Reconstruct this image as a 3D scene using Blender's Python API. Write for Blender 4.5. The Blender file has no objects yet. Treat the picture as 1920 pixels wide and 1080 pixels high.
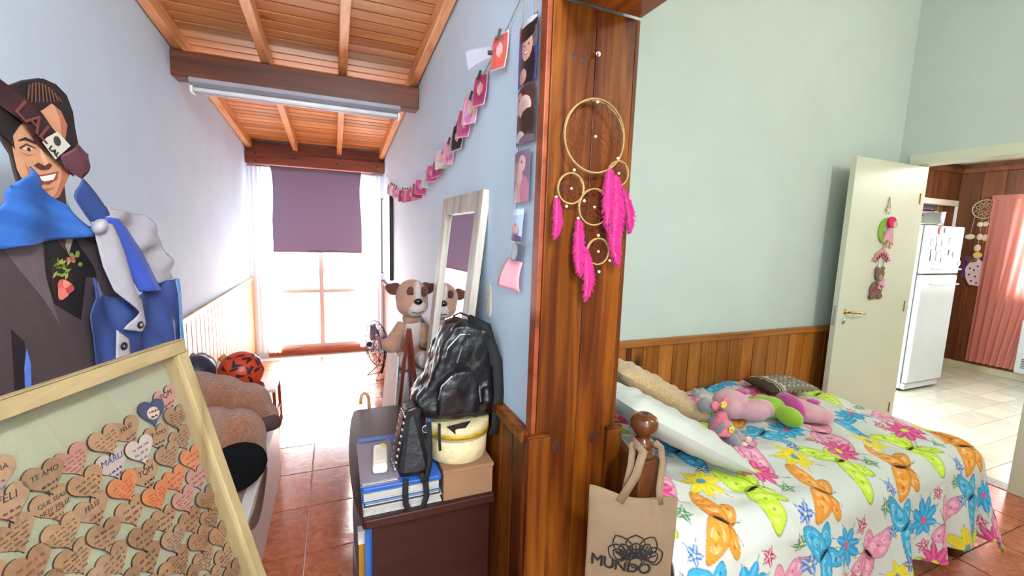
import bpy, math, random
import numpy as np
from mathutils import Matrix, Vector, Euler
from mathutils.geometry import delaunay_2d_cdt

RND = random.Random(11)
SC = bpy.context.scene
COL = SC.collection

# ------------------------------------------------------------------ camera
cam_data = bpy.data.cameras.new('camera')
cam_data.sensor_width = 36.0
cam_data.lens = 36.0 * 804.64 / 1920.0
cam_data.clip_start = 0.02
cam = bpy.data.objects.new('camera', cam_data)
COL.objects.link(cam)
cam.matrix_world = Matrix(((0.92426686, 0.01809573, -0.38131787, 0.0),
                           (-0.38036292, 0.12863545, -0.91584768, 0.0),
                           (0.03247807, 0.99152684, 0.12577643, 1.55),
                           (0, 0, 0, 1)))
SC.camera = cam

# ------------------------------------------------------------------ sky, sun, exposure
world = bpy.data.worlds.new('sky'); SC.world = world
world.use_nodes = True
bg = world.node_tree.nodes['Background']
bg.inputs[0].default_value = (0.90, 0.95, 1.0, 1)
bg.inputs[1].default_value = 9.0
sun_d = bpy.data.lights.new('sun', 'SUN'); sun_d.energy = 24.0; sun_d.angle = math.radians(6)
sun_d.color = (1.0, 0.95, 0.88)
sun = bpy.data.objects.new('sun', sun_d); COL.objects.link(sun)
sun.rotation_euler = Vector((-0.03, -0.86, -0.50)).to_track_quat('-Z', 'Y').to_euler()
SC.view_settings.view_transform = 'Standard'
SC.view_settings.look = 'None'
SC.view_settings.gamma = 1.0
SC.view_settings.use_curve_mapping = False
SC.view_settings.exposure = 0.80

# bedroom ceiling lamp, with unseen fill lights added for passage and kitchen
def lamp_light(name, loc, energy, size, color):
    d = bpy.data.lights.new(name, 'POINT'); d.shadow_soft_size = size/2
    d.energy = energy; d.color = color
    o = bpy.data.objects.new(name, d); COL.objects.link(o); o.location = loc
    return o
lamp_light('bedroom_lamp_light', (2.75, -0.7, 3.00), 56, 0.22, (1.0, 0.975, 0.95))
lamp_light('passage_fill_light', (0.40, -0.6, 2.60), 110, 0.24, (0.90, 0.96, 1.0))  # added fill behind the viewpoint, lifts the near left wall
lamp_light('kitchen_fill_light', (5.6, 1.0, 2.38), 34, 0.24, (1.0, 0.97, 0.92))  # added fill that brightens the kitchen, has no fixture

# ------------------------------------------------------------------ helpers
def lin(h):
    if isinstance(h, str):
        h = h.lstrip('#'); c = [int(h[i:i+2], 16) / 255 for i in (0, 2, 4)]
    else:
        c = [v / 255 for v in h]
    return tuple(v / 12.92 if v <= 0.04045 else ((v + 0.055) / 1.055) ** 2.4 for v in c)

WLOC = {}

def tag(o, label=None, cat=None, group=None, kind=None):
    if label: o['label'] = label
    if cat: o['category'] = cat
    if group: o['group'] = group
    if kind: o['kind'] = kind
    return o

def thing(name, label, cat, loc=(0, 0, 0), group=None, kind=None):
    o = bpy.data.objects.new(name, None); COL.objects.link(o)
    o.empty_display_size = 0.05
    o.location = loc; WLOC[o.name] = Vector(loc)
    return tag(o, label, cat, group, kind)

class M:
    def __init__(s, T=None):
        s.v = []; s.f = []; s.T = T
    def add(s, vs, fs):
        b = len(s.v)
        if s.T is not None: vs = [s.T @ Vector(p) for p in vs]
        s.v += [tuple(p) for p in vs]
        s.f += [tuple(i + b for i in f) for f in fs]
        return s
    def box(s, x0, x1, y0, y1, z0, z1):
        return s.add([(x0,y0,z0),(x1,y0,z0),(x1,y1,z0),(x0,y1,z0),(x0,y0,z1),(x1,y0,z1),(x1,y1,z1),(x0,y1,z1)],
                     [(0,3,2,1),(4,5,6,7),(0,1,5,4),(1,2,6,5),(2,3,7,6),(3,0,4,7)])
    def cbox(s, c, size, rot=(0, 0, 0)):
        m = Matrix.Translation(c) @ Euler(rot).to_matrix().to_4x4()
        hx, hy, hz = [k / 2 for k in size]
        vs = [m @ Vector(p) for p in [(-hx,-hy,-hz),(hx,-hy,-hz),(hx,hy,-hz),(-hx,hy,-hz),(-hx,-hy,hz),(hx,-hy,hz),(hx,hy,hz),(-hx,hy,hz)]]
        return s.add(vs, [(0,3,2,1),(4,5,6,7),(0,1,5,4),(1,2,6,5),(2,3,7,6),(3,0,4,7)])
    def bar(s, a, b, w, t, up=(0, 0, 1)):
        a = Vector(a); b = Vector(b); d = (b - a); L = d.length; d.normalize()
        x = d.cross(Vector(up))
        if x.length < 1e-4: x = d.cross(Vector((1, 0, 0)))
        x.normalize(); y = x.cross(d)
        vs = []
        for p in (a, b):
            for sx, sy in ((-1,-1),(1,-1),(1,1),(-1,1)):
                vs.append(p + x * sx * w / 2 + y * sy * t / 2)
        return s.add(vs, [(0,1,2,3),(7,6,5,4),(0,4,5,1),(1,5,6,2),(2,6,7,3),(3,7,4,0)])
    def tube(s, pts, r, n=8, closed=False, flat=1.0):
        P = [Vector(p) for p in pts]; k = len(P)
        rr = r if isinstance(r, (list, tuple)) else [r] * k
        vs = []; ref = None
        for i in range(k):
            if closed: t = P[(i+1) % k] - P[i-1]
            else: t = P[min(i+1, k-1)] - P[max(i-1, 0)]
            if t.length < 1e-9: t = Vector((0, 0, 1))
            t.normalize()
            if ref is None:
                ref = t.orthogonal().normalized()
            ref = (ref - t * ref.dot(t))
            if ref.length < 1e-6: ref = t.orthogonal()
            ref.normalize(); b = t.cross(ref)
            for j in range(n):
                a = 2 * math.pi * j / n
                vs.append(P[i] + (ref * math.cos(a) + b * math.sin(a) * flat) * rr[i])
        fs = []
        for i in range(k if closed else k - 1):
            for j in range(n):
                a = i*n+j; b2 = i*n+(j+1) % n; i2 = (i+1) % k
                fs.append((a, b2, i2*n+(j+1) % n, i2*n+j))
        if not closed:
            fs.append(tuple(range(n-1, -1, -1))); fs.append(tuple(range((k-1)*n, k*n)))
        return s.add(vs, fs)
    def ring(s, c, ax, bx, r, rt, n=40, m=6):
        c = Vector(c); ax = Vector(ax); bx = Vector(bx)
        return s.tube([c + ax*r*math.cos(2*math.pi*i/n) + bx*r*math.sin(2*math.pi*i/n) for i in range(n)], rt, m, True)
    def lathe(s, prof, n=24, o=(0, 0, 0)):
        vs = []; k = len(prof)
        for r, z in prof:
            for j in range(n):
                a = 2*math.pi*j/n
                vs.append((o[0]+r*math.cos(a), o[1]+r*math.sin(a), o[2]+z))
        fs = [(i*n+j, i*n+(j+1) % n, (i+1)*n+(j+1) % n, (i+1)*n+j) for i in range(k-1) for j in range(n)]
        fs.append(tuple(range(n-1, -1, -1))); fs.append(tuple(range((k-1)*n, k*n)))
        return s.add(vs, fs)
    def ell(s, c, r, rot=(0, 0, 0), nu=18, nv=12):
        m = Matrix.Translation(c) @ Euler(rot).to_matrix().to_4x4()
        if not isinstance(r, (tuple, list)): r = (r, r, r)
        vs = [m @ Vector((0, 0, r[2]))]
        for i in range(1, nv):
            th = math.pi*i/nv
            for j in range(nu):
                a = 2*math.pi*j/nu
                vs.append(m @ Vector((r[0]*math.sin(th)*math.cos(a), r[1]*math.sin(th)*math.sin(a), r[2]*math.cos(th))))
        vs.append(m @ Vector((0, 0, -r[2])))
        fs = [(0, 1+j, 1+(j+1) % nu) for j in range(nu)]
        for i in range(nv-2):
            for j in range(nu):
                a = 1+i*nu+j; b = 1+i*nu+(j+1) % nu
                fs.append((a, a+nu, b+nu, b))
        last = len(vs)-1; b0 = 1+(nv-2)*nu
        fs += [(last, b0+(j+1) % nu, b0+j) for j in range(nu)]
        return s.add(vs, fs)
    def prism(s, poly, o, ax, bx, depth):
        o = Vector(o); ax = Vector(ax); bx = Vector(bx); d = Vector(depth); n = len(poly)
        A = [o + ax*p[0] + bx*p[1] for p in poly]
        vs = A + [p + d for p in A]
        fs = [tuple(range(n)), tuple(range(2*n-1, n-1, -1))]
        fs += [(i, n+i, n+(i+1) % n, (i+1) % n) for i in range(n)]
        return s.add(vs, fs)
    def grid(s, P):
        nu = len(P); nv = len(P[0])
        return s.add([p for row in P for p in row],
                     [(i*nv+j, (i+1)*nv+j, (i+1)*nv+j+1, i*nv+j+1) for i in range(nu-1) for j in range(nv-1)])
    def build(s, name, mat, parent=None, bevel=0, smooth=False, remesh=0, smooth_it=0, solid=0, sub=0, origin=None, offset=-1):
        vs = np.array(s.v, dtype=float)
        c = (vs.min(0) + vs.max(0)) / 2 if origin is None else np.array(origin, float)
        me = bpy.data.meshes.new(name)
        me.from_pydata((vs - c).tolist(), [], s.f)
        if remesh or True:
            import bmesh
            bm = bmesh.new(); bm.from_mesh(me)
            if len(bm.faces) < 60000: bmesh.ops.recalc_face_normals(bm, faces=bm.faces)
            bm.to_mesh(me); bm.free()
        me.materials.append(mat)
        o = bpy.data.objects.new(name, me); COL.objects.link(o)
        place(o, Vector(c), parent)
        if smooth or remesh or sub: me.polygons.foreach_set('use_smooth', [True]*len(me.polygons))
        if remesh:
            md = o.modifiers.new('remesh', 'REMESH'); md.mode = 'VOXEL'; md.voxel_size = remesh; md.use_smooth_shade = True
            if smooth_it:
                sm = o.modifiers.new('smooth', 'SMOOTH'); sm.iterations = smooth_it; sm.factor = 0.5
        if solid:
            md = o.modifiers.new('solid', 'SOLIDIFY'); md.thickness = solid; md.offset = offset
        if sub:
            md = o.modifiers.new('sub', 'SUBSURF'); md.levels = sub; md.render_levels = sub
        if bevel:
            md = o.modifiers.new('bevel', 'BEVEL'); md.width = bevel; md.segments = 2; md.limit_method = 'ANGLE'; md.angle_limit = math.radians(40)
        return o

def place(o, wloc, parent=None):
    WLOC[o.name] = Vector(wloc)
    if parent is not None:
        o.parent = parent
        o.location = Vector(wloc) - WLOC[parent.name]
    else:
        o.location = wloc

def dupe(src, name, wloc, parent=None, rot=None):
    o = bpy.data.objects.new(name, src.data); COL.objects.link(o)
    for md in src.modifiers:
        if md.type == 'BEVEL':
            b = o.modifiers.new('bevel', 'BEVEL'); b.width = md.width; b.segments = md.segments
            b.limit_method = 'ANGLE'; b.angle_limit = md.angle_limit
    place(o, Vector(wloc), parent)
    o.rotation_euler = rot if rot is not None else src.rotation_euler
    return o

def struct(o, label, cat):
    return tag(o, label, cat, kind='structure')

# ------------------------------------------------------------------ materials
def _mat(name):
    m = bpy.data.materials.new(name); m.use_nodes = True
    nt = m.node_tree; b = nt.nodes['Principled BSDF']
    return m, nt, b
def N(nt, t, **kw):
    n = nt.nodes.new(t)
    for k, v in kw.items(): setattr(n, k, v)
    return n
def mixc(nt, fac, a, b):
    n = N(nt, 'ShaderNodeMix', data_type='RGBA')
    for k, v in ((0, fac), (6, a), (7, b)):
        if hasattr(v, 'is_linked') or isinstance(v, bpy.types.NodeSocket): nt.links.new(v, n.inputs[k])
        else: n.inputs[k].default_value = v if not isinstance(v, tuple) else (*v[:3], 1)
    return n.outputs[2]
def coords(nt, scale=(1, 1, 1), rnd=True, kind='Object'):
    tc = N(nt, 'ShaderNodeTexCoord'); mp = N(nt, 'ShaderNodeMapping')
    mp.inputs['Scale'].default_value = scale
    src = tc.outputs[kind]
    if rnd:
        oi = N(nt, 'ShaderNodeObjectInfo'); ad = N(nt, 'ShaderNodeVectorMath', operation='ADD')
        mu = N(nt, 'ShaderNodeMath', operation='MULTIPLY'); mu.inputs[1].default_value = 37.0
        nt.links.new(oi.outputs['Random'], mu.inputs[0]); nt.links.new(src, ad.inputs[0]); nt.links.new(mu.outputs[0], ad.inputs[1])
        src = ad.outputs[0]
    nt.links.new(src, mp.inputs[0])
    return mp.outputs[0]
def noise(nt, vec, scale, detail=4, rough=0.55, dist=0.0):
    n = N(nt, 'ShaderNodeTexNoise'); n.inputs['Scale'].default_value = scale; n.inputs['Detail'].default_value = detail
    n.inputs['Roughness'].default_value = rough; n.inputs['Distortion'].default_value = dist
    nt.links.new(vec, n.inputs['Vector']); return n.outputs[0]
def ramp(nt, fac, stops):
    r = N(nt, 'ShaderNodeValToRGB'); e = r.color_ramp.elements
    while len(e) < len(stops): e.new(0.5)
    for k, (p, c) in zip(e, stops): k.position = p; k.color = (*c, 1) if isinstance(c, tuple) else (c, c, c, 1)
    nt.links.new(fac, r.inputs[0]); return r.outputs[0]
def bump(nt, b, h, strength, dist=0.01):
    n = N(nt, 'ShaderNodeBump'); n.inputs['Strength'].default_value = strength; n.inputs['Distance'].default_value = dist
    nt.links.new(h, n.inputs['Height']); nt.links.new(n.outputs[0], b.inputs['Normal'])

def plain(name, c, rough=0.6, metal=0.0, var=0.08, vscale=6, bmp=0.0, bscale=120, spec=0.5, sheen=0, trans=0, bdist=0.004):
    m, nt, b = _mat(name); c = lin(c)
    v = coords(nt)
    n = noise(nt, v, vscale, 5)
    lo = tuple(max(0, x*(1-var)) for x in c); hi = tuple(min(1, x*(1+var)) for x in c)
    nt.links.new(ramp(nt, n, [(0.3, lo), (0.7, hi)]), b.inputs['Base Color'])
    b.inputs['Roughness'].default_value = rough; b.inputs['Metallic'].default_value = metal
    b.inputs['Specular IOR Level'].default_value = spec
    if sheen: b.inputs['Sheen Weight'].default_value = sheen
    if trans: b.inputs['Transmission Weight'].default_value = trans
    if bmp: bump(nt, b, noise(nt, v, bscale, 3), bmp, bdist)
    return m

def wood(name, dark, mid, light, axis=2, scale=1.0, rough=0.4, knots=0.0, spec=0.4, var=0.25):
    m, nt, b = _mat(name)
    sc = [9*scale]*3; sc[axis] = 0.7*scale
    v = coords(nt, tuple(sc))
    g = noise(nt, v, 1.6, 6, 0.6, 0.8)
    sc2 = [60*scale]*3; sc2[axis] = 2.0*scale
    f = noise(nt, coords(nt, tuple(sc2)), 1.0, 3)
    mx = N(nt, 'ShaderNodeMath', operation='MULTIPLY_ADD'); nt.links.new(f, mx.inputs[0]); mx.inputs[1].default_value = 0.35; nt.links.new(g, mx.inputs[2])
    cc = ramp(nt, mx.outputs[0], [(0.42, lin(dark)), (0.62, lin(mid)), (0.88, lin(light))])
    oi = N(nt, 'ShaderNodeObjectInfo')
    hs = N(nt, 'ShaderNodeHueSaturation')
    mr = N(nt, 'ShaderNodeMapRange'); mr.inputs[3].default_value = 1-var; mr.inputs[4].default_value = 1+var
    nt.links.new(oi.outputs['Random'], mr.inputs[0]); nt.links.new(mr.outputs[0], hs.inputs['Value']); nt.links.new(cc, hs.inputs['Color'])
    out = hs.outputs[0]
    if knots:
        ks = [5.0]*3; ks[axis] = 2.2
        vo = N(nt, 'ShaderNodeTexVoronoi'); vo.inputs['Scale'].default_value = knots
        nt.links.new(coords(nt, tuple(ks)), vo.inputs['Vector'])
        kf = ramp(nt, vo.outputs['Distance'], [(0.06, 1.0), (0.13, 0.0)])
        out = mixc(nt, kf, out, tuple(x*0.25 for x in lin(dark)))
    nt.links.new(out, b.inputs['Base Color'])
    b.inputs['Roughness'].default_value = rough; b.inputs['Specular IOR Level'].default_value = spec
    bump(nt, b, mx.outputs[0], 0.15, 0.003)
    return m

def attr_mat(name, rough=0.7, bmp=0.0, bscale=200, spec=0.3, sheen=0):
    m, nt, b = _mat(name)
    a = N(nt, 'ShaderNodeVertexColor'); a.layer_name = 'Col'
    nt.links.new(a.outputs[0], b.inputs['Base Color']); b.inputs['Roughness'].default_value = rough
    b.inputs['Specular IOR Level'].default_value = spec
    if sheen: b.inputs['Sheen Weight'].default_value = sheen
    if bmp: bump(nt, b, noise(nt, coords(nt), bscale, 3), bmp, 0.003)
    return m

def glass_mat(name, tint=(1, 1, 1), ior=1.45):
    m = bpy.data.materials.new(name); m.use_nodes = True; nt = m.node_tree
    nt.nodes.remove(nt.nodes['Principled BSDF'])
    t = N(nt, 'ShaderNodeBsdfTransparent'); t.inputs[0].default_value = (*tint, 1)
    g = N(nt, 'ShaderNodeBsdfGlossy'); g.inputs['Roughness'].default_value = 0.02
    lw = N(nt, 'ShaderNodeLayerWeight'); pw = N(nt, 'ShaderNodeMath', operation='POWER'); pw.inputs[1].default_value = 5.0
    fr = N(nt, 'ShaderNodeMath', operation='MULTIPLY_ADD'); fr.inputs[1].default_value = 0.8; fr.inputs[2].default_value = 0.035
    nt.links.new(lw.outputs['Facing'], pw.inputs[0]); nt.links.new(pw.outputs[0], fr.inputs[0])
    mx = N(nt, 'ShaderNodeMixShader'); nt.links.new(fr.outputs[0], mx.inputs[0]); nt.links.new(t.outputs[0], mx.inputs[1]); nt.links.new(g.outputs[0], mx.inputs[2])
    nt.links.new(mx.outputs[0], nt.nodes['Material Output'].inputs[0])
    return m

def sheer_mat(name, c, alpha, through=0.5):
    m = bpy.data.materials.new(name); m.use_nodes = True; nt = m.node_tree
    nt.nodes.remove(nt.nodes['Principled BSDF'])
    d = N(nt, 'ShaderNodeBsdfDiffuse'); d.inputs[0].default_value = (*lin(c), 1)
    tl = N(nt, 'ShaderNodeBsdfTranslucent'); tl.inputs[0].default_value = (*lin(c), 1)
    t = N(nt, 'ShaderNodeBsdfTransparent')
    m1 = N(nt, 'ShaderNodeMixShader'); m1.inputs[0].default_value = through
    nt.links.new(d.outputs[0], m1.inputs[1]); nt.links.new(tl.outputs[0], m1.inputs[2])
    m2 = N(nt, 'ShaderNodeMixShader'); m2.inputs[0].default_value = alpha
    nt.links.new(t.outputs[0], m2.inputs[1]); nt.links.new(m1.outputs[0], m2.inputs[2])
    nt.links.new(m2.outputs[0], nt.nodes['Material Output'].inputs[0])
    return m

def tile_mat(name, c, c2, rough, bmp, vs, gloss=0.5):
    m, nt, b = _mat(name)
    v = coords(nt)
    n = noise(nt, v, vs, 6, 0.65, 1.6)
    col = ramp(nt, n, [(0.3, lin(c)), (0.7, lin(c2))])
    oi = N(nt, 'ShaderNodeObjectInfo'); hs = N(nt, 'ShaderNodeHueSaturation')
    mr = N(nt, 'ShaderNodeMapRange'); mr.inputs[3].default_value = 0.9; mr.inputs[4].default_value = 1.1
    nt.links.new(oi.outputs['Random'], mr.inputs[0]); nt.links.new(mr.outputs[0], hs.inputs['Value']); nt.links.new(col, hs.inputs['Color'])
    nt.links.new(hs.outputs[0], b.inputs['Base Color'])
    b.inputs['Roughness'].default_value = rough; b.inputs['Specular IOR Level'].default_value = gloss
    if bmp: bump(nt, b, n, bmp, 0.004)
    return m

MAT = {}
MAT['wall_blue'] = plain('wall_blue_paint', (202, 221, 236), 0.75, var=0.03, vscale=3, bmp=0.12, bscale=60)
MAT['wall_mint'] = plain('wall_mint_paint', (198, 210, 201), 0.7, var=0.025, vscale=3, bmp=0.08, bscale=60)
MAT['white_paint'] = plain('white_paint', (232, 230, 222), 0.5, var=0.03)
MAT['cream_paint'] = plain('cream_paint', (216, 218, 194), 0.42, var=0.03, vscale=2)
MAT['grout'] = plain('grout', (226, 208, 198), 0.8)
MAT['grout_k'] = plain('kitchen_grout', (170, 168, 158), 0.8)
MAT['terracotta'] = tile_mat('terracotta_tile', (160, 80, 50), (206, 124, 88), 0.20, 0.25, 14)
MAT['ktile'] = tile_mat('cream_kitchen_tile', (196, 192, 174), (212, 209, 194), 0.14, 0.02, 5)
MAT['plank'] = wood('ceiling_pine', (160, 94, 44), (206, 138, 76), (228, 170, 110), 0, 0.38, 0.45, knots=0.6, var=0.15)
MAT['rafter'] = wood('rafter_pine', (186, 110, 58), (222, 152, 92), (236, 180, 124), 1, 1.0, 0.45, var=0.06)
MAT['beam'] = wood('dark_beam_wood', (52, 22, 10), (92, 42, 18), (120, 60, 28), 0, 0.8, 0.42, knots=0.4, var=0.05)
MAT['beam_red'] = wood('red_beam_wood', (86, 32, 14), (130, 56, 26), (152, 74, 38), 0, 0.8, 0.42, knots=0.4, var=0.05)
MAT['pillar'] = wood('pillar_stained_pine', (38, 12, 2), (84, 36, 6), (134, 74, 13), 2, 0.8, 0.42, knots=0.5, var=0.16, spec=0.2)
MAT['wains'] = wood('wainscot_pine', (104, 52, 12), (158, 92, 30), (186, 120, 50), 2, 1.2, 0.35, knots=0.6, var=0.22)
MAT['wains_rail'] = wood('wainscot_rail_pine', (112, 56, 16), (158, 94, 34), (184, 122, 58), 0, 1.2, 0.35, knots=0.4, var=0.08)
MAT['wains_l'] = wood('pale_wainscot_pine', (168, 112, 62), (208, 160, 108), (228, 190, 145), 2, 1.2, 0.38, knots=0.2, var=0.08)
MAT['kpanel'] = wood('kitchen_panel_wood', (66, 32, 14), (104, 56, 28), (128, 74, 40), 2, 0.9, 0.4, var=0.16)
MAT['desk'] = wood('dark_desk_laminate', (34, 14, 10), (48, 20, 15), (58, 27, 22), 0, 0.6, 0.36, var=0.03)
MAT['bedwood'] = wood('bed_dark_wood', (48, 22, 8), (84, 44, 18), (104, 60, 28), 2, 0.8, 0.22, var=0.05)
MAT['framewood'] = wood('pale_frame_wood', (118, 98, 64), (146, 126, 88), (162, 142, 104), 1, 1.4, 0.5, var=0.06)
MAT['mirrorwood'] = wood('whitewashed_wood', (140, 124, 108), (190, 178, 162), (214, 206, 194), 2, 1.0, 0.5, var=0.08)
MAT['redwood'] = wood('easel_dark_red_wood', (78, 26, 18), (108, 42, 30), (128, 56, 42), 2, 1.0, 0.35, var=0.05)
MAT['mirror'] = plain('mirror_silver', (235, 238, 238), 0.02, metal=1.0, var=0.0)
MAT['glass'] = glass_mat('clear_glass')
MAT['brass'] = plain('brass', (176, 150, 90), 0.25, metal=1.0)
MAT['chrome'] = plain('chrome', (200, 200, 200), 0.2, metal=1.0)
MAT['steel'] = plain('brushed_steel', (190, 190, 190), 0.3, metal=1.0)
MAT['black'] = plain('black_plastic', (18, 18, 20), 0.5)
MAT['twine'] = plain('twine', (150, 120, 85), 0.9)

# ------------------------------------------------------------------ the rooms
XL, XR, YW, XD, YM = -0.88, 0.585, 5.70, 4.0, 2.0     # left wall, partition, window wall, door wall, mint wall
def zc(y): return 2.94 - 0.08*y                       # underside of the corridor's boarded ceiling
SL = -math.atan(0.08)

fl = struct(M().box(-1.0, 4.12, -2.2, 5.85, -0.12, -0.012).build('floor', MAT['grout']), 'terracotta tiled floor of the passage and the bedroom', 'floor')
TP = 0.379
tile = None
for i in range(-3, 12):
    for j in range(-3, 13):
        x0 = -0.155 + TP*i; y0 = 2.095 + TP*(j-4)
        x1 = x0 + TP; y1 = y0 + TP
        if x1 <= XL + .02 or x0 >= 4.0 or y0 >= YW - .02: continue
        if x0 > 0.62 and y0 > YM: continue
        if y1 < 0.1 or (x0 > .3 and x0 < 0.9 and y0 > 1.3): continue
        xa, xb = max(x0, XL+.005), min(x1, 3.998); yb = min(y1, YW-.01)
        if x0 > 0.62: yb = min(yb, YM-.005)
        if xb-xa > TP-.002 and yb-y0 > TP-.002 and tile is not None:
            dupe(tile, 'tile', ((xa+xb)/2, (y0+yb)/2, -0.006), fl); continue
        o = M().box(xa+.003, xb-.003, y0+.003, yb-.003, -0.012, 0.0).build('tile', MAT['terracotta'], fl, bevel=0.002)
        if xb-xa > TP-.002 and yb-y0 > TP-.002: tile = o

kf = struct(M().box(4.12, 7.7, -2.2, 3.2, -0.12, -0.008).build('floor', MAT['grout_k']), 'cream tiled kitchen floor beyond the open door', 'floor')
kt = None
KX, KY = 0.312, 0.2065
for i in range(0, 12):
    for j in range(0, 13):
        x0 = 4.125 + KX*i; y0 = 1.957 + KY*(j-7); x1 = min(x0+KX, 7.545); y1 = min(y0+KY, 3.075)
        if x1-x0 < .02 or y1-y0 < .02: continue
        full = x1-x0 > KX-.001 and y1-y0 > KY-.001
        if full and kt is not None: dupe(kt, 'tile', ((x0+x1)/2, (y0+y1)/2, -0.004), kf); continue
        o = M().box(x0+.002, x1-.002, y0+.002, y1-.002, -0.008, 0.0).build('tile', MAT['ktile'], kf, bevel=0.0012)
        if full: kt = o
struct(M().box(4.0, 4.12, 1.1, 1.9, -0.02, 0.004).build('trim_1', plain('threshold_stone', (150, 140, 128), 0.4, var=0.3, vscale=60)), 'speckled stone threshold under the open door', 'threshold')

# walls
wl = struct(M().box(XL-.1, XL, -2.2, 5.85, 0, 3.1).build('wall_left', MAT['wall_blue']), 'pale blue painted wall on the left of the passage', 'wall')
wr = struct(M().box(XR, 0.872, 1.2, 5.85, 0, 3.7).build('wall_right', MAT['wall_blue']), 'pale blue partition wall carrying the photo garland', 'wall')
wm = struct(M().box(0.872, 4.12, YM, YM+.1, 0, 3.7).build('wall_back', MAT['wall_mint']), 'mint green painted bedroom wall behind the bed', 'wall')
m = M(); m.box(XD, XD+.12, 1.9, YM, 0, 3.7); m.box(XD, XD+.12, 1.1, 1.9, 2.19, 3.7); m.box(XD, XD+.12, -2.2, 1.1, 0, 3.7)
wd = struct(m.build('wall_door', MAT['wall_mint']), 'mint green bedroom wall around the kitchen doorway', 'wall')
m = M(); m.box(XL, -0.74, YW, YW+.15, 0, 3.0); m.box(0.46, XR, YW, YW+.15, 0, 3.0); m.box(-0.74, 0.46, YW, YW+.15, 2.22, 3.0)
ww = struct(m.build('wall_window', MAT['wall_blue']), 'pale blue end wall around the balcony window', 'wall')
struct(M().box(XL-.1, 0.62, -2.2, 5.85, 3.1, 3.18).build('ceiling', MAT['white_paint']), 'roof slab over the passage', 'ceiling')
struct(M().box(0.62, 4.12, -2.2, 2.1, 3.7, 3.8).build('ceiling', MAT['white_paint']), 'white ceiling of the bedroom', 'ceiling')

struct(M().box(0.62, 4.12, -2.3, -2.2, 0, 3.7).build('wall_added_front', MAT['wall_mint']), 'unseen mint green wall added to shut sky light out of the bedroom', 'wall')  # unseen wall, added to stop sky light entering the bedroom from behind
m = M(); m.box(XL, .63, -2.3, -2.2, 0, 1.25); m.box(XL, .63, -2.3, -2.2, 2.75, 3.1); m.box(XL, -.72, -2.3, -2.2, 1.25, 2.75); m.box(.47, .63, -2.3, -2.2, 1.25, 2.75)
struct(m.build('wall_added_rear', MAT['wall_blue']), 'unseen pale blue wall with a wide opening added to shape rear light', 'wall')  # wall and opening added to hold back low light from behind
# boarded ceiling of the passage
cl = struct(M().add([(XL, -2.2, zc(-2.2)+.02), (XR, -2.2, zc(-2.2)+.02), (XR, YW, zc(YW)+.02), (XL, YW, zc(YW)+.02),
                     (XL, -2.2, zc(-2.2)+.05), (XR, -2.2, zc(-2.2)+.05), (XR, YW, zc(YW)+.05), (XL, YW, zc(YW)+.05)],
                    [(0,3,2,1),(4,5,6,7),(0,1,5,4),(1,2,6,5),(2,3,7,6),(3,0,4,7)]).build('ceiling', MAT['beam']), 'sloping boarded pine ceiling of the passage', 'ceiling')
pk = None
for i in range(42):
    y = 1.60 + 0.1*i
    if y > YW-.05: break
    c = ((XL+XR)/2, y, zc(y)+.010)
    if pk is None:
        pk = M().cbox((0, 0, 0), (XR-XL-.004, .087, .018)).build('plank', MAT['plank'], cl, bevel=.004)
        pk.rotation_euler = (SL, 0, 0); place(pk, Vector(c), cl)
    else:
        dupe(pk, 'plank', c, cl)
def rafter(x, name='rafter'):
    m = M(); w = .026
    ya, yb = 1.5, YW-.02
    vs = []
    for y in (ya, yb):
        for sx in (-w, w):
            for dz in (0.0, -0.095): vs.append((x+sx, y, zc(y)+dz-.001))
    m.add(vs, [(0,1,3,2), (4,6,7,5), (0,4,5,1), (2,3,7,6), (0,2,6,4), (1,5,7,3)])
    return m.build('rafter', MAT['rafter'], cl, bevel=.004)
for x in (-0.845, -0.385, 0.075, 0.548): rafter(x)
bm2 = struct(M().box(XL, XR, 3.27, 3.40, 2.42, 2.57).build('trim_2', MAT['beam'], bevel=.006), 'thick dark timber beam across the passage ceiling', 'beam')
bm3 = struct(M().box(XL, XR, 5.55, 5.69, 2.225, 2.35).build('trim_3', MAT['beam_red'], bevel=.005), 'reddish timber beam above the balcony window', 'beam')
M().box(XL+.005, XR-.005, 5.62, 5.69, 2.352, 2.475).build('board', MAT['beam_red'], bm3, bevel=.003)
nl = None
for x, z in ((-.78, 2.33), (-.78, 2.245), (-.4, 2.31), (0.05, 2.29), (.5, 2.3), (.48, 2.25)):
    M().ell((x, 5.549, z), (.010, .003, .010), nu=10, nv=6).build('bolt', MAT['black'], bm3)

# fluorescent batten under the dark beam
t = thing('fluorescent_light', 'long unlit fluorescent batten fixed under the dark beam', 'light', (-.165, 3.30, 2.42))
m = M(); m.prism([(-.055, .075), (.055, .075), (.055, .05), (.02, .03), (-.02, .03), (-.055, .05)], (-.785, 3.285, 2.34), (0, 1, 0), (0, 0, 1), (1.235, 0, 0))
m.build('housing', plain('grey_enamel', (150, 148, 158), 0.4), t, bevel=.003)
for dy in (-.026, .026):
    M().tube([(-.765, 3.285+dy, 2.352), (.43, 3.285+dy, 2.352)], .014, 12).build('tube', plain('white_tube_glass', (238, 238, 240), 0.2), t, smooth=True)
for x in (-.785, .435):
    M().box(x, x+.016, 3.245, 3.325, 2.333, 2.372).build('lampholder', MAT['white_paint'], t, bevel=.003)

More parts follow.
